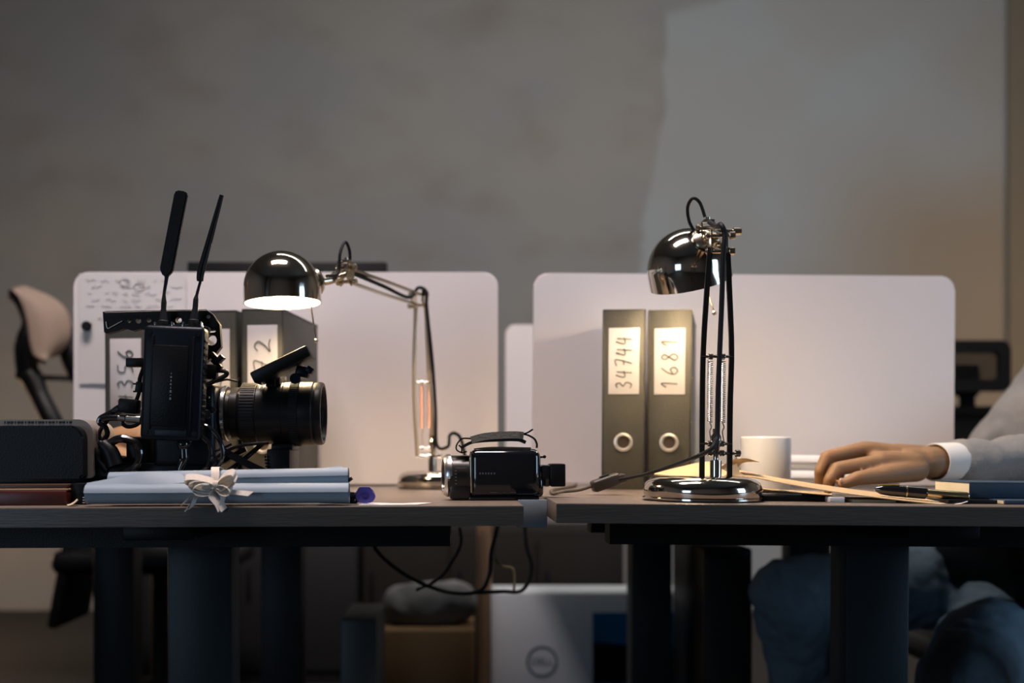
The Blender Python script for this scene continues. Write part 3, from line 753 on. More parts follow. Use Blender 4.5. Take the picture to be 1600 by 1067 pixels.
# front cables, ball joint
cable([(313, 662), (325, 665), (338, 676), (346, 692), (348, 712), (338, 728), (315, 738), (290, 736)], .0030, 1.405)
cable([(316, 680), (326, 690), (330, 705), (327, 722), (318, 732), (296, 742), (282, 736)], .0030, 1.40)
cable([(300, 720), (325, 722), (350, 705), (378, 694), (420, 690)], .0022, 1.43)
cable([(296, 712), (316, 714), (340, 702), (362, 692)], .0016, 1.43)
b = MB().sphere(P(287, 692, 1.40), .0085, seg=20).rbox(P(296, 686, 1.405), (.008, .008, .008), (.4, .5, .3), .001).sphere(P(285, 716, 1.40), .006)
b.tube([P(287, 692, 1.40), P(288, 716, 1.40), P(282, 733, 1.40), P(290, 742, 1.40)], .0055, 12, 5)
b.cyl(P(278, 680, 1.40), P(284, 690, 1.40), .003)
build(b, 'ball_joint', M_gloss, t)

# ------------------------------------------------------------------ black power unit on notebooks at the far left
Db = 1.405
def stackbox(name, label, cat, px0, px1, y0, y1, D0, D1, m, pages=None, bev=.001):
    t = thing(name, label, cat, (X((px0+px1)/2, D0), D0, Z(y1, D0)), None, LEFT)
    z0, z1 = Z(y1, D0), Z(y0, D0); x0, x1 = X(px0, D0), X(px1, D0)
    b = MB().box(x0, x1, D0, D1, z0, z0+.0016, .0005).box(x0, x1, D0, D1, z1-.0016, z1, .0005).box(x0, x0+.002, D0, D1, z0, z1, .0005)
    build(b, 'cover', m, t); build(MB().box(x0+.002, x1-.003, D0+.0025, D1-.003, z0+.0016, z1-.0016), 'pages', pages or M_pages, t)
    return t
zb0 = HL-.002
t = thing('notebook', 'dark red notebook at the bottom under the black power unit, left edge of the desk', 'notebook', (X(20, 1.38), 1.38, HL), None, LEFT)
z1 = HL+.0175
b = MB().box(X(-60, 1.36), X(104, 1.36), 1.36, 1.53, HL, HL+.0185, .003)
build(b, 'cover', M_red, t)
t = thing('notebook', 'thin brown notebook with a pale page edge lying on the dark red notebook', 'notebook', (X(20, 1.38), 1.38, HL+.0185), None, LEFT)
build(MB().box(X(-60, 1.36), X(104, 1.36), 1.363, 1.53, HL+.0187, HL+.0208, .0003), 'pages', mat('pale_edge', (.55, .38, .22), .6), t)
build(MB().box(X(-60, 1.36), X(103, 1.36), 1.366, 1.53, HL+.0210, HL+.0262, .001), 'cover', mat('brown_leather', (.06, .03, .018), .45), t)
t = thing('power_unit', 'black boxy power unit with slotted pale rim standing on notebooks at the left edge', 'power unit', (X(50, 1.42), 1.45, HL+.0265), None, LEFT)
x0, x1, z0, z1 = X(-70, 1.40), X(147, 1.42), HL+.0264+.006, Z(652, 1.415)
pts = rrect(x0, x1, z0, z1, .020, rb=.006)
b = MB().prism([(a, 1.418, c) for a, c in pts], (0, .09, 0)); build(b, 'housing', mat('warm_grey_plastic', (.27, .23, .20), .45), t)
pts = rrect(x0-.002, x1-.0075, z0, z1-.0085, .017, rb=.005)
b = MB().prism([(a, 1.400, c) for a, c in pts], (0, .02, 0))
bmesh.ops.bevel(b.bm, geom=[e for e in b.bm.edges if e.verts[0].co.y < 1.401 and e.verts[1].co.y < 1.401], offset=.003, segments=2, affect='EDGES')
build(b, 'front_face', M_black, t)
b = MB()
for k in range(20): 
    px = 8+k*5.4; b.rbox(P(px, 656.3, 1.4172), (.0034 if k % 3 else .0012, .0012, .0032), (0, 0, 0), .0003)
build(b, 'vent_slot', M_binedge, t)
b = MB().box(x0, x1-.012, 1.402, 1.50, HL+.0264, z0+.002, .001); build(b, 'base', M_black, t)
# small black clip and paper scraps
b = MB().box(X(107, 1.37), X(133, 1.37), 1.375, 1.42, HL, Z(752, 1.38), .002)
t = thing('battery', 'small black battery block standing between the notebooks and the rolled papers', 'battery', (X(120, 1.37), 1.38, HL), None, LEFT)
build(b, 'case', M_black, t)
b = MB()
for k in range(3): b.box(X(129, 1.374), X(132.5, 1.374), 1.3742, 1.3752, Z(775+k*4, 1.374), Z(773.5+k*4, 1.374))
build(b, 'printed_marks', M_paper, t)
b = MB().grid([[V((X(106+k*2, 1.335), 1.335, HL+.0012+.004*(k/6)**2)) for k in range(9)], [V((X(104+k*2, 1.36), 1.36, HL+.0012+.007*(k/8)**2)) for k in range(9)]], .0006)
build(b, 'paper_scrap', M_pages, loc=(X(112, 1.345), 1.345, HL), label='small curled pale paper scrap at the foot of the black battery block', cat='paper scrap', side=LEFT)

# ------------------------------------------------------------------ tied rolled papers
def spiral(b, a, c, R, turns=2.2, n=44, th=.0005, tilt=0):
    a = V(a); c = V(c); rows = []
    for k in range(n+1):
        an = 2*PI*turns*k/n + PI*.55; r_ = R*(.55+.45*k/n)
        o_ = V((0, math.cos(an)*r_, math.sin(an)*r_)); rows.append([a+o_+(c-a)*q/6 for q in range(7)])
    b.grid(rows, th)
G = 'blue paper rolls tied with ribbon'
za = HL+.0155
t = thing('paper_roll', 'pale blue rolled paper lying along the front edge of the left desk, lower of two', 'paper roll', (X(340, 1.335), 1.335, HL), G, LEFT)
b = MB(); spiral(b, (X(134, 1.325), 1.3305, HL+.0146), (X(545, 1.325), 1.3305, HL+.0146), .0138); build(b, 'sheet', M_blupap, t)
t = thing('paper_roll', 'pale blue rolled paper resting on top of the lower roll, with a loose flap', 'paper roll', (X(340, 1.35), 1.352, HL+.01), G, LEFT)
b = MB(); spiral(b, (X(165, 1.335), 1.3525, HL+.0300), (X(543, 1.335), 1.3490, HL+.0345), .0122); build(b, 'sheet', M_blupap, t)
A = [P(*p) for p in ((136, 752, 1.338), (180, 744, 1.338), (228, 735, 1.338), (290, 738, 1.345), (340, 741, 1.365), (440, 736, 1.370), (534, 727, 1.370))]
B = [P(*p) for p in ((136, 758, 1.332), (180, 751, 1.331), (235, 744, 1.331), (290, 745, 1.338), (340, 745, 1.358), (440, 740, 1.364), (538, 732, 1.364))]
Cc = [P(*p) for p in ((136, 768, 1.326), (180, 762, 1.325), (235, 756, 1.325), (290, 752, 1.333), (340, 749, 1.352), (440, 743, 1.357), (541, 736, 1.357))]
build(MB().grid([cr(A, 5), cr(B, 5), cr(Cc, 5)], .0005), 'loose_flap', M_blupap, t)
build(MB().tube([P(543, 748, 1.352), P(546, 752, 1.352)], .006, 12), 'roll_core', M_black, t)
# ribbon
t = thing('ribbon_bow', 'cream tulle ribbon bow tied around the pale blue paper rolls', 'ribbon', (X(335, 1.31), 1.32, HL+.02), None, LEFT)
kn = P(338, 757, 1.312)
b = MB()
for (sx, ex, ez, tz) in ((-1, .036, .011, .35), (1, .026, .010, .3), (-1, .026, .015, -.1), (1, .024, .016, .55), (-1, .031, .014, .15), (1, .020, .012, -.2)):
    q = []
    for k in range(13):
        a = 2*PI*k/12
        q.append(kn+V((sx*ex*(1-math.cos(a))/2, -.003+.005*math.cos(a), ez*math.sin(a)*.5+tz*.012*(1-math.cos(a)))))
    b.strip(q, (.15*sx, .8, .6), .012, .0004, 4)
build(b, 'loop', M_ribbon, t)
b = MB().sphere(kn, .0065, (1.1, .8, 1)); build(b, 'knot', M_ribbon, t)
b = MB()
rr = random.Random(5)
for q in ([(336, 758), (318, 768), (303, 780), (293, 794)], [(338, 758), (330, 770), (340, 784), (345, 795)], [(340, 757), (358, 766), (375, 768), (392, 770)],
          [(336, 758), (320, 764), (308, 771), (300, 790)], [(341, 760), (349, 772), (346, 785), (350, 795)], [(338, 757), (312, 762), (296, 775), (287, 785)]):
    b.strip([P(x_, y_, 1.3095-.0015*i) for i, (x_, y_) in enumerate(q)], (.75, .5, .3+rr.random()*.4), .009, .0004, 6)
build(b, 'tail', M_ribbon, t)
b = MB(); q = []
cY, cZ = 1.341, HL+.0240
for k in range(25):
    a = 2*PI*k/24; q.append(V((X(337, 1.33)+.002*math.sin(a*3), cY+.0262*math.cos(a), cZ+.0236*math.sin(a))))
b.strip(q, (1, 0, 0), .010, .0004, 3); build(b, 'wrap', M_ribbon, t)

# purple marker and sheet
t = thing('marker_pen', 'purple capped marker pen beside the right end of the paper rolls', 'marker pen', (X(565, 1.345), 1.345, HL), None, LEFT)
c0 = V((X(571, 1.345), 1.338, HL+.0125)); s1 = 1.345/F
cap = [(X(556, 1.345), 0), ]
o_ = [(560, 784), (556, 779), (555, 771), (558, 768), (559, 761), (564, 759.5), (579, 760), (580, 766), (586, 771), (586, 778), (581, 784), (570, 786)]
b = MB().prism([P(x_, y_, 1.338) for x_, y_ in o_], (0, .012, 0)); bmesh.ops.bevel(b.bm, geom=b.bm.edges[:], offset=.0012, segments=2, affect='EDGES')
cp = build(b, 'cap', M_purple, t)
build(MB().lathe([(.0035, 0), (.0048, 0), (.0048, .0016), (.0035, .0016)], P(571, 774, 1.338), (0, -1, 0), 24, closed=True), 'cap_ring', mat('dark_purple', (.04, .03, .2), .4), cp)
build(MB().cyl((X(559, 1.345), 1.345, HL+.0085), (X(500, 1.36), 1.362, HL+.0085), .0075, 20, .001), 'barrel', M_gloss, t)
b = MB().grid([[V((X(560+k*10, 1.325), 1.322+.006*k/9, HL+.0008)) for k in range(10)], [V((X(566+k*12, 1.36), 1.37, HL+.0008+.0005*math.sin(k))) for k in range(10)]], .0004)
build(b, 'paper_sheet', M_paper, loc=(X(610, 1.34), 1.34, HL), label='thin white sheet lying flat right of the purple marker pen', cat='paper', side=LEFT)

# ------------------------------------------------------------------ camcorder
Dc = 1.44; s2 = Dc/F
t = thing('camcorder', 'glossy black handheld camcorder with strap at the right end of the left desk', 'camcorder', (X(790, Dc), Dc+.03, HL), None, LEFT)
zbt = HL+.001
b = MB().box(X(733, Dc), X(846, Dc), Dc, Dc+.062, HL+.004, Z(701, Dc), .012, 5)
b.box(X(735, Dc), X(850, Dc), Dc+.004, Dc+.058, HL+.004, Z(745, Dc), .006, 3)
b.box(X(733, Dc), X(843, Dc), Dc+.004, Dc+.05, HL+.0, HL+.006, .002)
cb = build(b, 'body', mat('piano_black', (.006, .007, .010), .1, coat=.6), t)
b = MB().cyl(V((X(698, Dc), Dc+.031, Z(744, Dc))), V((X(738, Dc), Dc+.031, Z(744, Dc))), 33*s2, 48, .002)
b.box(X(702, Dc), X(736, Dc), Dc+.006, Dc+.056, HL+.0015, Z(745, Dc), .004)
lb_ = build(b, 'lens_barrel', mat('satin_black', (.02, .018, .016), .3), t)
lc = V((X(692, Dc), Dc+.031, Z(743, Dc)))
build(MB().lathe([(26*s2, 0), (30*s2, .0), (34*s2, 5*s2), (34.5*s2, 11*s2), (31*s2, 13*s2), (27*s2, 6*s2)], lc, V((1, .12, 0)), 56, closed=True), 'lens_ring', M_silver, lb_)
build(MB().lathe([(0, 5*s2), (27*s2, 4*s2), (27*s2, 9*s2), (0, 9*s2)], lc, V((1, .12, 0)), 40), 'lens_cover', M_gloss, lb_)
b = MB().box(X(711, Dc), X(730, Dc), Dc+.0005, Dc+.003, Z(731.3, Dc), Z(730, Dc))
for k in range(5): b.rbox(P(712.5, 735+k*5, Dc-.0), (.0025, .006, .0012), (0, .2, 0))
build(b, 'printed_marks', M_silver, lb_)
b = MB().box(X(735, Dc), X(738, Dc), Dc-.001, Dc+.05, HL+.01, Z(705, Dc), .001).tube([P(741, 702.5, Dc+.01), P(770, 700, Dc+.01), P(830, 701, Dc+.01)], .0018, 8, 4)  # upright strip is a highlight put in as colour, top line is trim
build(b, 'trim_and_highlight', mat('trim_highlight_bronze', (.42, .37, .28), .25, 1), cb)
b = MB()
for a_, c_ in ((765, 778), (787, 790), (797, 806)): b.box(X(a_, Dc), X(c_, Dc), Dc+.0003, Dc+.0045, Z(769.5, Dc), Z(768.6, Dc))
for k in range(6): b.box(X(749+k*4.5, Dc), X(751.5+k*4.5, Dc), Dc-.0004, Dc+.001, Z(741, Dc), Z(738, Dc))
build(b, 'printed_marks', mat('dim_print', (.08, .09, .10), .5), cb)
b = MB().cyl(V((X(842, Dc), Dc+.03, Z(743, Dc))), V((X(862, Dc), Dc+.03, Z(743, Dc))), .014, 30, .002).box(X(846, Dc), X(863, Dc), Dc+.012, Dc+.05, Z(761, Dc), Z(727, Dc), .004)
vf = build(b, 'viewfinder_neck', M_gloss, t)
build(MB().box(X(861, Dc), X(885, Dc), Dc+.008, Dc+.052, Z(761, Dc), Z(725, Dc), .002), 'battery', M_black, t)
build(MB().lathe([(.0150, 0), (.0158, 0), (.0158, .001), (.0150, .001)], V((X(846, Dc), Dc+.03, Z(743, Dc))), (1, 0, 0), 30, closed=True), 'neck_ring', M_silver, vf)
b = MB().cyl(P(843, 714, Dc+.02), P(851, 713.5, Dc+.02), .0018, 10).sphere(P(851, 713.5, Dc+.02), .0025, seg=10); build(b, 'button', M_gloss, cb)
# strap
ys = Dc+.022
st = MB().strip([P(735, 682, ys), P(760, 676, ys), (P(800, 674, ys)), P(818, 675, ys)], (0, 1, 0), .030, .0095)
so = build(st, 'hand_strap', M_leather, t)
b = MB().strip([P(720, 697, ys), P(740, 688, ys), P(780, 685, ys), P(810, 685, ys), P(822, 689, ys)], (0, 1, 0), .028, .004)
build(b, 'strap_pad', M_rub, so)
b = MB().strip([P(738, 684, ys), P(722, 684, ys), P(713, 694, ys), P(713, 703, ys), P(722, 708, ys), P(730, 706, ys)], (0, 1, 0), .018, .002)
b.strip([P(722, 708, ys), P(723, 700, ys), P(718, 694, ys)], (0, 1, 0), .012, .002)
build(b, 'strap_webbing', M_black, so); b = MB()
b.strip([P(816, 677, ys), P(826, 679, ys), P(836, 685, ys), P(840, 693, ys), P(840, 700, ys)], (0, 1, 0), .014, .002)
build(b, 'strap_webbing', M_black, so); b = MB()
b.strip([P(816, 677, ys), P(824, 675, ys), P(832, 670, ys)], (0, 1, 0), .014, .002)
build(b, 'strap_webbing', M_black, so)
b = MB()
for k in range(4):
    for e_ in (813, 816): b.sphere(V((X(e_, ys), ys-.0155, Z(676+k*2.5, ys))), .0006, seg=6)
build(b, 'stitching', M_binedge, so)

# ------------------------------------------------------------------ right desk: mug, rolls, envelope, notebooks, pen, books
Dm = 1.80
t = thing('mug', 'plain white mug right of the lamp with darkened arms, before the right divider', 'mug', (X(1195, Dm), Dm, HR), None, RIGHT)
R_ = 39*Dm/F*.98
h_ = Z(679, Dm-R_)-HR
build(MB().lathe([(0, 0), (R_-.006, 0), (R_-.001, .004), (R_, .01), (R_, h_-.002), (R_-.0015, h_), (R_-.003, h_-.002), (R_-.003, .008), (0, .006)], (X(1196, Dm), Dm, HR), (0, 0, 1), 48), 'cup', M_ceramic, t)
build(MB().tube([(X(1196, Dm)+.01, Dm+R_-.002, HR+.075), (X(1196, Dm)+.014, Dm+R_+.022, HR+.07), (X(1196, Dm)+.014, Dm+R_+.022, HR+.03), (X(1196, Dm)+.01, Dm+R_-.002, HR+.022)], .005, 10, 6), 'handle', M_ceramic, t)
G = 'white paper rolls before the right divider'
for (xx0, xx1, yy, zz, r_, lab) in ((1158, 1400, 1.93, .0165, .0160, 'white paper roll on the desk behind the hand, front one of the lower pair'),
                                    (1150, 1395, 1.964, .0165, .0160, 'white paper roll on the desk behind the hand, rear one touching the divider side'),
                                    (1150, 1405, 1.947, .0440, .0155, 'white paper roll lying on top of the two other rolls behind the hand')):
    t = thing('paper_roll', lab, 'paper roll', (X((xx0+xx1)/2, yy), yy, HR+zz-r_), G, RIGHT)
    b = MB(); spiral(b, (X(xx0, yy), yy, HR+zz), (X(xx1, yy), yy, HR+zz), r_); build(b, 'sheet', M_paper, t)
# kraft envelope, folded and springing open
t = thing('envelope', 'open brown kraft envelope arching from behind the lamp base towards the pen', 'envelope', (X(1280, 1.45), 1.45, HR), None, RIGHT)
near = [P(1022, 739, 1.56), P(1060, 742, 1.53), P(1110, 744, 1.49), P(1160, 741, 1.45), P(1220, 751, 1.41), P(1300, 764, 1.385), P(1400, 776, 1.37), P(1515, 787, 1.353)]
far = [P(1024, 738, 1.60), P(1060, 728, 1.61), P(1110, 719, 1.62), P(1160, 733, 1.62), P(1220, 744, 1.60), P(1300, 756, 1.57), P(1400, 768, 1.54), P(1512, 776, 1.51)]
mid = [(a+c)/2+V((0, 0, .002)) for a, c in zip(near, far)]
build(MB().grid([cr(near, 6), cr(mid, 6), cr(far, 6)], .0011), 'top_sheet', M_kraft, t)
near2 = [P(1022, 740, 1.56), P(1060, 745, 1.54), P(1110, 752, 1.51), P(1200, 768, 1.48), P(1300, 777, 1.44)]
far2 = [P(1024, 739, 1.61), P(1060, 742, 1.63), P(1110, 748, 1.65), P(1200, 760, 1.66), P(1300, 765.5, 1.66)]
build(MB().grid([cr(near2, 6), cr(far2, 6)], .001), 'lower_sheet', M_kraft, t)
fl = [P(1124, 729, 1.47), P(1136, 719, 1.47), P(1150, 714.5, 1.47), P(1166, 713.5, 1.47), P(1186, 719, 1.47)]
fl2 = [P(1150, 741, 1.52), P(1150, 732, 1.53), P(1154, 726, 1.53), P(1162, 720, 1.53), P(1182, 718, 1.53)]
build(MB().grid([cr(fl, 6), cr(fl2, 6)], .0006), 'torn_flap', M_kraft, t)
fl = [P(1130, 731, 1.46), P(1140, 738, 1.46), P(1152, 743, 1.46), P(1165, 746, 1.46)]
fl2 = [P(1150, 722, 1.47), P(1153, 730, 1.47), P(1158, 738, 1.47), P(1172, 744, 1.47)]
build(MB().grid([cr(fl, 5), cr(fl2, 5)], .0006), 'torn_strip', M_kraft, t)
def slabthing(name, label, cat, x0, x1, y0, y1, z0, z1, m, mp=None, bev=.001):
    t = thing(name, label, cat, ((x0+x1)/2, (y0+y1)/2, z0), None, RIGHT)
    if mp:
        build(MB().box(x0, x1, y0, y1, z0, z0+.001).box(x0, x1, y0, y1, z1-.001, z1), 'cover', m, t)
        build(MB().box(x0+.001, x1-.001, y0+.001, y1-.001, z0+.001, z1-.001), 'pages', mp, t)
    else: build(MB().box(x0, x1, y0, y1, z0, z1, bev), 'cover', m, t)
    return t
slabthing('notebook', 'flat black notebook on the desk under the raised brown envelope', 'notebook', X(1192, 1.40), X(1296, 1.40), 1.40, 1.60, HR, HR+.0075, M_black)
slabthing('paper_sheet', 'white folded sheet on the black notebook right of the lamp base', 'paper', X(1190, 1.42), X(1253, 1.42), 1.42, 1.58, HR+.0076, HR+.0092, M_paper, bev=.0003)
slabthing('eraser', 'small whitish eraser block right of the black notebook under the envelope', 'eraser', X(1297, 1.38), X(1320, 1.38), 1.38, 1.40, HR, HR+.007, M_white)
slabthing('note_pad', 'thin cream note pad lying under the right slope of the envelope', 'note pad', X(1332, 1.385), X(1400, 1.385), 1.385, 1.47, HR, HR+.0035, M_pages, bev=.0005)
# books
xb = X(1570, 1.36)
slabthing('booklet', 'thin dark blue booklet with cream page ends, lowest under the thick blue book', 'booklet', xb, xb+.20, 1.36, 1.50, HR, HR+.0056, M_blue, None)
build(MB().box(xb-.0006, xb, 1.362, 1.498, HR+.0008, HR+.0048), 'pages', M_pages, [o for o in RIGHT if o.name.startswith('booklet')][0])
slabthing('card', 'flat black card under the left end of the thick blue book', 'card', X(1482, 1.37), xb-.004, 1.37, 1.50, HR, HR+.0052, M_black)
x0 = X(1515, 1.40)
t = thing('book', 'thick blue hardback book with cream page ends at the right edge of the desk', 'book', (x0+.08, 1.45, HR+.006), None, RIGHT)
z0, z1 = HR+.0060, Z(748, 1.40)
build(MB().box(x0, x0+.17, 1.40, 1.4025, z0, z1, .0008).box(x0, x0+.17, 1.40, 1.505, z1-.0018, z1, .0005).box(x0, x0+.17, 1.40, 1.505, z0, z0+.0018, .0005), 'cover', M_blue, t)
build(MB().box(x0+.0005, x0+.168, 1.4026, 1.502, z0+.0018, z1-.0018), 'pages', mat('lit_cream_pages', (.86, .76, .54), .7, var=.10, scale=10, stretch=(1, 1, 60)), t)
t = thing('pen', 'black and brass pen lying between the envelope edge and the thick blue book', 'pen', P(1430, 766, 1.39), None, RIGHT)
pa, pb = P(1366, 760, 1.405), P(1504, 770, 1.385); pd = (pb-pa)
build(MB().lathe([(0, 0), (.003, .001), (.0062, .008), (.0075, .02), (.0078, .062), (.006, .064), (0, .064)], pa, pd, 24), 'cap', M_gloss, t)
build(MB().lathe([(0, .062), (.0055, .062), (.0055, .112), (.0045, .114), (0, .114)], pa, pd, 24), 'barrel', M_gold, t)
build(MB().lathe([(.0076, .038), (.0082, .038), (.0082, .0395), (.0076, .0395)], pa, pd, 24, closed=True).tube([pa+pd.normalized()*.004+V((0, -.002, .006)), pa+pd.normalized()*.03+V((0, -.003, .0085))], .001, 8), 'clip', M_gold, t)
b = MB().grid([[P(1460, 782, 1.372), P(1475, 785, 1.365), P(1500, 782, 1.36), P(1512, 778, 1.36)], [P(1455, 777, 1.40), P(1480, 780, 1.40), P(1503, 777, 1.398), P(1512, 775, 1.397)]], .0008)
build(b, 'paper_curl', M_paper, loc=P(1480, 783, 1.38), label='curled slip of cream paper under the brass end of the pen', cat='paper', side=RIGHT)

# ------------------------------------------------------------------ people
def person(label, mir, side_caps, skin_hand, voxel, j, suit, trou, cuff=True, hair=True):
    """j: dict of joints"""
    root = thing('person', label, 'person', (j['pel'][0], j['pel'][1], 0), None)
    c = []
    pel, chest, neck, head = [V(j[k]) for k in ('pel', 'chest', 'neck', 'head')]
    sh, el, wr = V(j['sh']), V(j['el']), V(j['wr']); sh2, el2, wr2 = V(j['sh2']), V(j['el2']), V(j['wr2'])
    c += [(pel, chest, .10, .11), (chest, neck, .07, .052), (neck, head+V((0, 0, -.05)), .052, .055)]
    c += [(chest, sh, .07, .05), (chest, sh2, .07, .05), (sh, el, .045, .038), (el, wr, .036, .024), (sh2, el2, .045, .038), (el2, wr2, .036, .026)]
    fd = V(j['face']).normalized(); up = V((0, 0, 1)); sd = fd.cross(up)
    c += [(head+up*.03, head+up*.05-fd*.025, .082, .085), (head-up*.03+fd*.02, head-up*.07+fd*.045, .062, .035), (head+fd*.085+up*.01, head+fd*.105-up*.022, .009, .014)]
    for sg in (-1, 1): c.append((head+sd*.083*sg+up*.015, head+sd*.086*sg-up*.02, .014, .01))
    c += [(head+fd*.088-up*.052-sd*.018, head+fd*.088-up*.052+sd*.018, .009, .009)]
    c += [(wr2, wr2+(wr2-el2).normalized()*.08, .032, .03)]
    w2 = wr2+(wr2-el2).normalized()*.08; dn = (wr2-el2).normalized(); sd2 = dn.cross(up).normalized()
    for k in range(4):
        a = w2+sd2*(.024-.016*k); c += [(a, a+dn*.04, .0095, .009), (a+dn*.04, a+dn*.06-up*.022, .009, .008)]
    c.append((wr2+dn*.03+sd2*.03, wr2+dn*.07+sd2*.058, .013, .010))
    c += skin_hand
    build(blob(c, voxel, 2), 'body', M_skin, root, ang=180)
    # eyes, hair
    e = MB()
    for sg in (-1, 1): e.sphere(head+fd*.078+sd*.032*sg+up*.012, .011, seg=12)
    build(e, 'eye', M_white, root)
    build(blob([(head+up*.05-fd*.01, head+up*.06-fd*.035, .088, .090), (head-fd*.04, head-fd*.05-up*.05, .075, .06)], .006, 3), 'hair', mat('dark_hair', (.015, .011, .009), .6), root)
    # jacket
    jc = [(pel+V((0, 0, .02)), chest, .155, .165), (chest, (chest+neck)/2, .13, .08), (chest+V((0, 0, .06)), sh, .11, .068), (chest+V((0, 0, .06)), sh2, .11, .068)]
    if 'drape' in j: jc.append(tuple([V(j['drape'][0]), V(j['drape'][1]), .12, .13]))
    cend = el+(wr-el)*j.get('sleeve', .86)
    jc += [(sh, el, .064, .048), (el, cend, .046, .036), (sh2, el2, .066, .056), (el2, el2+(wr2-el2)*.9, .055, .04)]
    build(blob(jc, .007, 3, .022, .09), 'jacket', suit, root, ang=180)
    if cuff:
        d = (wr-el).normalized(); a = el+(wr-el)*(j.get('sleeve', .86)-.02)
        b = MB().lathe([(.029, 0), (.031, .005), (.0298, .068), (.0290, .070), (.0272, .069), (.027, .05), (.027, 0)], a, d, 36, closed=True)
        build(b, 'shirt_cuff', M_shirt, root)
    tc = []
    for h, k, a in ((j['hipA'], j['kneeA'], j['ankA']), (j['hipB'], j['kneeB'], j['ankB'])):
        tc += [(h, k, .098, .076), (k, a, .074, .052)]
    tc.append((j['hipA'], j['hipB'], .115, .115))
    build(blob(tc, .008, 3, .03, .07), 'trousers', trou, root, ang=180)
    for a in (j['ankA'], j['ankB']):
        a = V(a); build(blob([(V((a.x, a.y+.03, .045)), V((a.x, a.y-.15, .035)), .042, .034)], .006, 2), 'shoe', M_black, root, ang=180)
    return root
# right person's hand (image left hand, palm down, fingers curled)
def H(px, py, D): return P(px, py, D)
hand = [
    (H(1478, 722, 1.70), H(1448, 722, 1.68), .0255, .0245), (H(1448, 724, 1.68), H(1415, 720, 1.67), .0225, .021), (H(1440, 715, 1.69), H(1400, 712, 1.68), .020, .019),
    (H(1425, 726, 1.66), H(1378, 721, 1.645), .020, .016), (H(1425, 716, 1.68), H(1352, 702, 1.67), .019, .0135), (H(1430, 718, 1.70), H(1356, 704, 1.695), .018, .012), (H(1430, 724, 1.71), H(1368, 714, 1.715), .017, .011),
    (H(1378, 724, 1.655), H(1352, 704, 1.675), .014, .013),
    # index
    (H(1374, 722, 1.64), H(1309, 732, 1.625), .0125, .0105), (H(1309, 732, 1.625), H(1296, 750, 1.62), .0103, .0092), (H(1296, 750, 1.62), H(1294, 764, 1.625), .009, .0078),
    # middle
    (H(1350, 701, 1.67), H(1292, 714, 1.655), .0120, .0102), (H(1292, 714, 1.655), H(1281, 737, 1.65), .010, .0088), (H(1281, 737, 1.65), H(1281, 756, 1.655), .0088, .0075),
    # ring
    (H(1356, 706, 1.695), H(1302, 717, 1.69), .0110, .0098), (H(1302, 717, 1.69), H(1292, 738, 1.688), .0095, .0085), (H(1292, 738, 1.688), H(1293, 754, 1.69), .0083, .0072),
    # little
    (H(1368, 716, 1.715), H(1324, 724, 1.715), .0098, .0085), (H(1324, 724, 1.715), H(1312, 740, 1.715), .0083, .0075), (H(1312, 740, 1.715), H(1312, 752, 1.715), .0073, .0065),
    # thumb
    (H(1432, 734, 1.655), H(1380, 742, 1.62), .0185, .0135), (H(1380, 742, 1.62), H(1340, 747, 1.605), .0130, .0108), (H(1340, 747, 1.605), H(1318, 756, 1.605), .0105, .0085),
]
jR = dict(pel=(1.26, 2.32, .54), chest=(1.40, 2.26, .92), neck=(1.42, 2.22, 1.16), head=(1.44, 2.16, 1.31), sh=(1.24, 2.10, 1.02), el=(1.06, 1.87, .79), wr=tuple(H(1478, 722, 1.70)),
          sh2=(1.62, 2.26, 1.05), el2=(1.68, 2.14, .80), wr2=(1.52, 1.98, .80), face=(-.3, -1, -.25), sleeve=.90, drape=((1.12, 2.24, .70), (1.34, 2.22, 1.0)),
          hipA=(1.14, 2.24, .49), kneeA=(.865, 1.86, .408), ankA=(.84, 1.95, .10), hipB=(1.10, 2.36, .52), kneeB=(.655, 2.14, .52), ankB=(.76, 2.30, .10))
pr = person('person in grey suit jacket and blue trousers resting a curled hand on the right desk', False, None, hand, .0026, jR, M_suit, M_trou)
nb = MB().sphere(H(1315, 751, 1.600), .0040, (1, .5, 1)); build(nb, 'nail', M_nail, pr)
hand2 = []
for q in [((150, 712, 1.66), (176, 700, 1.65), .028, .027), ((176, 700, 1.65), (225, 692, 1.64), .027, .026), ((190, 690, 1.66), (225, 684, 1.66), .024, .022),
          ((225, 690, 1.62), (262, 705, 1.60), .013, .011), ((262, 705, 1.60), (275, 735, 1.60), .0105, .009), ((225, 684, 1.645), (268, 696, 1.635), .013, .011), ((268, 696, 1.635), (280, 730, 1.635), .0105, .009),
          ((225, 684, 1.67), (266, 696, 1.67), .0125, .0105), ((266, 696, 1.67), (276, 728, 1.67), .010, .0085), ((222, 690, 1.695), (256, 702, 1.70), .0115, .0095), ((256, 702, 1.70), (264, 728, 1.70), .009, .008),
          ((170, 712, 1.63), (215, 728, 1.60), .018, .014), ((215, 728, 1.60), (250, 738, 1.585), .0125, .0105)]:
    hand2.append((P(*q[0]), P(*q[1]), q[2], q[3]))
jL = dict(pel=(-1.42, 2.34, .54), chest=(-1.42, 2.26, .92), neck=(-1.42, 2.2, 1.16), head=(-1.42, 2.14, 1.31), sh=(-1.22, 2.2, 1.0), el=(-.90, 1.92, .79), wr=tuple(P(150, 712, 1.66)),
          sh2=(-1.62, 2.2, 1.03), el2=(-1.66, 2.12, .80), wr2=(-1.50, 1.95, .80), face=(.1, -1, -.2), sleeve=.55,
          hipA=(-1.34, 2.3, .52), kneeA=(-1.08, 1.97, .51), ankA=(-1.1, 2.0, .10), hipB=(-1.5, 2.3, .52), kneeB=(-1.45, 1.93, .51), ankB=(-1.45, 1.98, .10))
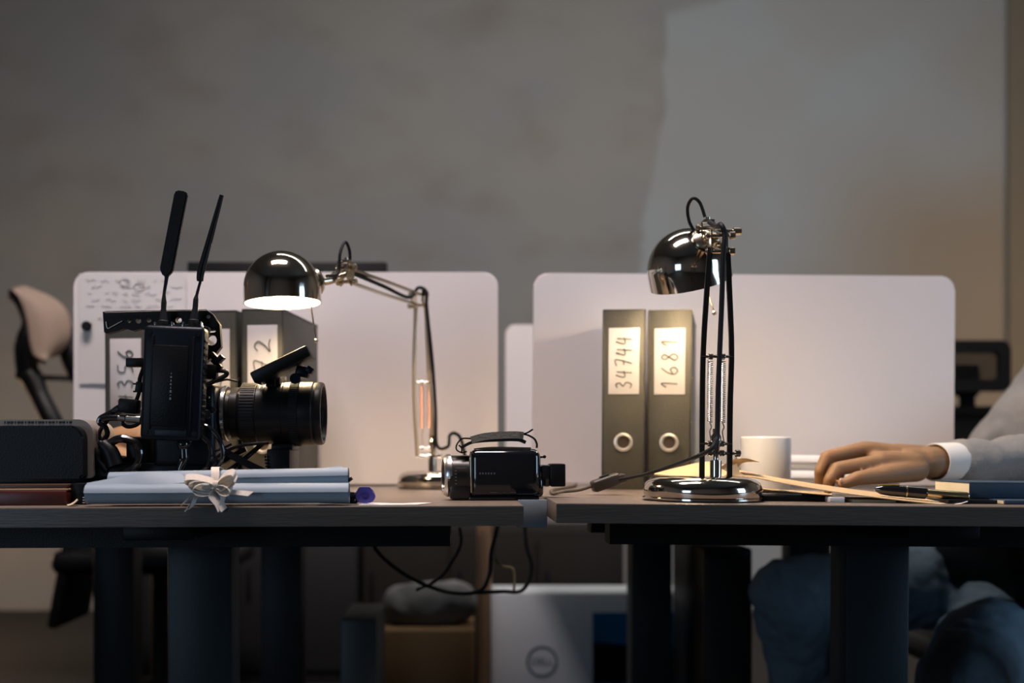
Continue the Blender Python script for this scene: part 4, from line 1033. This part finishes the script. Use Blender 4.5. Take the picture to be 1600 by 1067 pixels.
person('person at the far left, bare forearm and hand showing behind the black power unit', True, None, hand2, .0035, jL, mat('black_wool', (.012, .012, .013), .9), M_trou2, cuff=False)

# ------------------------------------------------------------------ chairs
def star_base(b, cx, cy, r=.3):
    for k in range(5):
        a = 2*PI*k/5+.3; e = V((cx+r*math.cos(a), cy+r*math.sin(a), .075))
        b.tube([(cx, cy, .12), e], [.028, .016], 10)
def casters(t, cx, cy, r=.3):
    for k in range(5):
        a = 2*PI*k/5+.3; e = V((cx+r*math.cos(a), cy+r*math.sin(a), .028)); s_ = V((-math.sin(a), math.cos(a), 0))*.014
        build(MB().cyl(e-s_, e+s_, .028, 16, .003), 'caster', M_black, t)
# beige chair at left
Dk = 3.05
cx, cy = -1.02, 3.0
t = thing('office_chair', 'office chair with curved beige backrest and black frame left of the left divider', 'chair', (X(150, 3.1), 3.15, 0), None)
cx = X(245, 3.15); cy = 3.2
b = MB()
rows = []
ol = [(18, 451, 20, 451), (28, 462, 60, 455), (36, 480, 88, 468), (41, 498, 103, 482), (44, 515, 110, 500), (46, 530, 112, 515), (49, 545, 110, 530), (54, 556, 101, 545), (68, 562, 84, 557)]
for (a, y1_, c, y2_) in ol:
    rows.append([P(a+(c-a)*k/8, y1_+(y2_-y1_)*k/8, 2.98+.10*(k/8)-.03*math.sin(PI*k/8)) for k in range(9)])
b.grid(rows, -.035)
bmesh.ops.subdivide_edges(b.bm, edges=b.bm.edges[:], cuts=1, smooth=.6, use_grid_fill=True)
build(b, 'backrest', M_chairf, t, ang=80)
b = MB().tube([P(17, 452, 2.99), P(30, 475, 3.0), P(41, 500, 3.01), P(45, 520, 3.02), P(42, 545, 3.03), P(42, 578, 3.04)], [.008, .010, .012, .030, .034, .030], 12, 6)
b.tube([P(30, 580, 3.04), P(48, 588, 3.04), P(62, 618, 3.03), P(80, 655, 3.02), P(100, 700, 3.02)], [.024, .032, .026, .028, .028], 12, 6)
b.tube([P(112, 510, 3.12), P(112, 550, 3.12), P(128, 590, 3.12)], [.018, .035, .035], 12, 6)
b.tube([P(46, 589, 3.06), P(128, 592, 3.12)], .008, 10)
b.tube([P(100, 700, 3.02), P(170, 770, 3.1), (cx, cy, .50)], [.028, .028, .025], 12, 5)
build(b, 'frame', M_black, t)
build(MB().rbox((cx, cy-.02, .50), (.48, .46, .07), bev=.03, seg=4), 'seat', M_black, t)
build(MB().rbox(P(122, 890, 3.1), (.03, .28, .30), (0, .18, 0), .012), 'armrest', M_black, t)
b = MB().cyl((cx, cy, .12), (cx, cy, .47), .03, 20); star_base(b, cx, cy); build(b, 'star_base', M_black, t); casters(t, cx, cy)
M_matte = mat('matte_black_mesh', (.008, .0075, .007), .85, spec=.1)
# mesh chair at right
t = thing('office_chair', 'black mesh office chair with headrest behind the right divider, right side', 'chair', (X(1500, 3.3), 3.45, 0), None)
cx, cy = X(1500, 3.3), 3.5
def frame_bm(x0, x1, z0, z1, y, r, wid):
    pts = rrect(x0, x1, z0, z1, r); inn = rrect(x0+wid, x1-wid, z0+wid, z1-wid, r*.6)
    M_ = Matrix(((1, 0, 0, 0), (0, 0, 1, y), (0, 1, 0, 0), (0, 0, 0, 1)))
    return curve_mesh([pts, inn], .012, M_)
D9 = 3.3
hx0, hx1 = X(1425, D9), X(1577, D9)
build(frame_bm(hx0, hx1, Z(612, D9), Z(532, D9), D9, .03, .035), 'headrest_frame', M_matte, t)
b = MB(); z0, z1 = Z(612, D9)+.03, Z(532, D9)-.03
n = 26
for k in range(n+1):
    xx = hx0+.03+(hx1-hx0-.06)*k/n; b.box(xx-.0018, xx+.0018, D9-.002, D9+.002, z0, z1)
for k in range(12):
    zz = z0+(z1-z0)*k/11; b.box(hx0+.03, hx1-.03, D9-.002, D9+.002, zz-.0018, zz+.0018)
build(b, 'headrest_mesh', M_matte, t)
b = MB().rbox(P(1510, 595, 3.34), (.08, .03, .10), bev=.02, seg=3).rbox(P(1511, 635, 3.35), (.045, .025, .14), bev=.006)
build(b, 'headrest_post', M_matte, t)
build(frame_bm(X(1390, D9), X(1575, D9), Z(800, D9), Z(634, D9), D9+.03, .03, .028), 'back_frame', M_matte, t)
build(MB().box(X(1395, D9), X(1571, D9), D9+.026, D9+.034, Z(797, D9), Z(640, D9)), 'back_panel', M_matte, t)
build(MB().rbox((cx-.03, 3.08, .48), (.48, .48, .08), bev=.03, seg=4), 'seat', M_matte, t)
b = MB().tube([(cx-.03, D9+.04, .70), (cx-.03, D9+.10, .50), (cx-.03, 3.15, .43)], .025, 12, 6).cyl((cx-.03, 3.1, .12), (cx-.03, 3.1, .46), .03); star_base(b, cx-.03, 3.1)
build(b, 'star_base', M_matte, t); casters(t, cx-.03, 3.1)
# the seated person's chair
t = thing('office_chair', 'black office chair under the person in the grey jacket', 'chair', (1.28, 2.42, 0), None)
build(MB().rbox((1.28, 2.42, .355), (.48, .46, .06), bev=.03, seg=4), 'seat', M_black, t)
build(MB().rbox((1.045, 2.14, .585), (.05, .30, .13), (.1, 0, .2), .02, 3), 'armrest', M_black, t)
build(MB().rbox((1.07, 2.30, .44), (.03, .05, .22), (0, .1, 0), .008), 'armrest_post', M_black, t)
build(MB().rbox((1.66, 2.74, .80), (.42, .05, .46), (-.1, 0, -.3), .02, 3), 'backrest', M_black, t)
b = MB().cyl((1.28, 2.42, .12), (1.28, 2.42, .33), .03).tube([(1.36, 2.55, .36), (1.60, 2.74, .45), (1.66, 2.76, .7)], .02, 10, 5); star_base(b, 1.28, 2.42, .28); build(b, 'star_base', M_black, t); casters(t, 1.28, 2.42, .28)
t = thing('office_chair', 'black office chair under the person at the far left', 'chair', (-1.42, 2.44, 0), None)
build(MB().rbox((-1.42, 2.44, .355), (.50, .46, .06), bev=.03, seg=4), 'seat', M_black, t)
build(MB().rbox((-1.42, 2.72, .80), (.44, .05, .46), (-.1, 0, 0), .02, 3), 'backrest', M_black, t)
b = MB().cyl((-1.42, 2.44, .12), (-1.42, 2.44, .33), .03).tube([(-1.42, 2.6, .36), (-1.42, 2.74, .45), (-1.42, 2.75, .7)], .02, 10, 5); star_base(b, -1.42, 2.44, .28); build(b, 'star_base', M_black, t); casters(t, -1.42, 2.44, .28)

def dark_block(name, label, px0, px1, D, top, m, n):  # low dark blocks added to darken the view under the desks
    x0, x1 = X(px0, D), X(px1, D)
    t = thing(name, label, 'dark_block', ((x0+x1)/2, D+.2, 0), None)
    build(MB().box(x0, x1, D, D+.42, .0, top, .004), 'body', m, t)
    for k in range(n):
        a = x0+(x1-x0)*k/n
        f = build(MB().box(a+.006, a+(x1-x0)/n-.006, D-.014, D-.0005, .05, top-.03, .003), 'door', m, t)
        build(MB().box(a+.03, a+.04, D-.026, D-.014, top*.55, top*.75, .002), 'handle', M_black, f)
dark_block('shade_block_left', 'low black block added to darken the back beneath the left desk', 190, 560, 3.75, .54, M_rub, 2)
dark_block('shade_block_right', 'low dark brown block added to darken the view behind the white carton', 566, 975, 3.75, .53, mat('dark_block_brown', (.010, .008, .006), .7, spec=.2), 3)
t = thing('computer_tower', 'black computer tower on the floor between the desk leg and blue trousers', 'computer', (X(1140, 2.32), 2.4, 0), None)
build(MB().box(X(1098, 2.3), X(1176, 2.3), 2.30, 2.62, .012, .60, .006), 'case', M_black, t)
build(MB().box(X(1103, 2.3), X(1171, 2.3), 2.292, 2.302, .03, .58, .004), 'front_panel', M_rub, t)
build(MB().box(X(1103, 2.3), X(1171, 2.3), 2.32, 2.60, .0, .013), 'feet', M_black, t)
# ------------------------------------------------------------------ monitor on the rear desk
Dn = 2.5
t = thing('computer_monitor', 'black computer monitor on the rear desk, top edge showing above the left divider', 'monitor', (X(450, Dn), Dn, .738), None)
x0, x1 = X(294, Dn), X(605, Dn)
scn = build(MB().box(x0, x1, Dn-.012, Dn+.018, Z(410, Dn)-.33, Z(410, Dn), .004), 'housing', M_black, t)
build(MB().box(x0+.01, x1-.01, Dn+.0175, Dn+.0195, Z(410, Dn)-.315, Z(410, Dn)-.012), 'screen', M_gloss, t)
xm = (x0+x1)/2
build(MB().box(xm-.03, xm+.03, Dn-.03, Dn-.010, .745, 1.05, .004), 'stand', M_black, t)
build(MB().box(xm-.12, xm+.12, Dn-.12, Dn+.08, .738, .748, .004), 'base', M_black, t)

# ------------------------------------------------------------------ under the desks
Dx = 2.92
t = thing('carton', 'large white carton with round blue emblem on the floor behind the desk gap', 'box', (X(930, Dx), Dx+.1, 0), None)
x0, x1 = X(768, Dx), X(1092, Dx); zt = Z(927, Dx)
bx = build(MB().box(x0, x1, Dx, Dx+.18, 0, zt, .003), 'box_body', M_carton, t)
build(MB().box(X(926, Dx), x1+.0005, Dx-.0008, Dx+.001, .02, Z(957, Dx)), 'printed_picture', M_bluep, t)
build(MB().prism([(X(926, Dx), Dx-.0014, Z(1003, Dx)), (x1, Dx-.0014, Z(1016, Dx)), (x1, Dx-.0014, Z(1067, Dx)), (X(926, Dx), Dx-.0014, Z(1067, Dx))], (0, .0005, 0)), 'dark_band', M_black, t)
M_log = mat('emblem_blue', (.05, .10, .16), .6)
ec = P(847, 1034, Dx-.001)
b = MB().lathe([(21*Dx/F, 0), (24.5*Dx/F, 0), (24.5*Dx/F, .0008), (21*Dx/F, .0008)], ec, (0, -1, 0), 40, closed=True)
em = build(b, 'emblem', M_log, t)
tb = text_bm('DELL', 15.5*Dx/F, Matrix.Translation(ec) @ Euler((PI/2, 0, 0)).to_matrix().to_4x4())
build(tb, 'emblem_lettering', M_log, em)
t = thing('cardboard_box', 'brown cardboard box left of the wooden post under the left desk', 'box', (X(670, 2.95), 3.05, 0), None)
build(MB().box(X(598, 2.95), X(742, 2.95), 2.95, 3.2, 0, Z(985, 2.95), .004), 'box_body', M_brown, t)
b = blob([(P(625, 944, 3.07), P(715, 944, 3.07), .06, .062), (P(690, 938, 3.07), P(722, 936, 3.07), .05, .045)], .012, 3, .04, .08)
build(b, 'grey_bag', M_grey, loc=P(670, 990, 3.05), label='crumpled grey bag lying on the brown cardboard box', cat='bag')
build(MB().cyl((X(757, 2.97), 2.97, 0), (X(757, 2.97), 2.97, 1.10), .02, 24, .002), 'wooden_post', M_wood, loc=(X(757, 2.97), 2.97, 0), label='upright warm wooden post on the floor beside the white carton', cat='post')
build(MB().box(X(535, 2.35), X(592, 2.35), 2.30, 2.55, 0, Z(962, 2.35), .006), 'waste_bin', mat('dark_bin', (.02, .026, .03), .5), loc=(X(560, 2.4), 2.4, 0), label='dark square waste bin under the left desk, left of the cardboard box', cat='waste bin')
def hang(pts, r, m, label, D=1.95):
    q = [P(a, c, D) for a, c in pts]
    build(MB().tube(q, r, 10, 8), 'hanging_cable', m, loc=tuple(q[0]), label=label, cat='cable', group='cables under the desks')
hang([(578, 826), (590, 862), (640, 902), (700, 925), (748, 924), (764, 900), (768, 860), (778, 822)], .0035, M_rub, 'long black cable sagging in a wide loop beneath the left desk')
hang([(718, 824), (720, 850), (705, 880), (685, 905), (650, 922)], .0028, M_rub, 'short black cable hanging down to the left below the left desk', 1.98)
hang([(818, 790), (822, 850), (830, 880), (826, 908), (812, 924), (785, 924), (745, 926)], .0035, M_rub, 'black cable curling down through the gap between the two desks')
hang([(776, 824), (772, 866), (784, 884), (800, 888), (804, 900), (803, 922)], .0026, mat('tan_cable', (.30, .22, .11), .5), 'tan cable with hooked end hanging in the middle under the desk gap', 1.97)

# ------------------------------------------------------------------ tilt of the two desks
for lst, ang, piv in ((LEFT, -.25, V((.0794, 1.31, HL))), (RIGHT, .45, V((.119, 1.31, HR)))):
    R = Matrix.Translation(piv) @ Matrix.Rotation(math.radians(ang), 4, 'Y') @ Matrix.Translation(-piv)
    for o in lst:
        o.matrix_world = R @ (Matrix.Translation(o.location) @ o.rotation_euler.to_matrix().to_4x4())
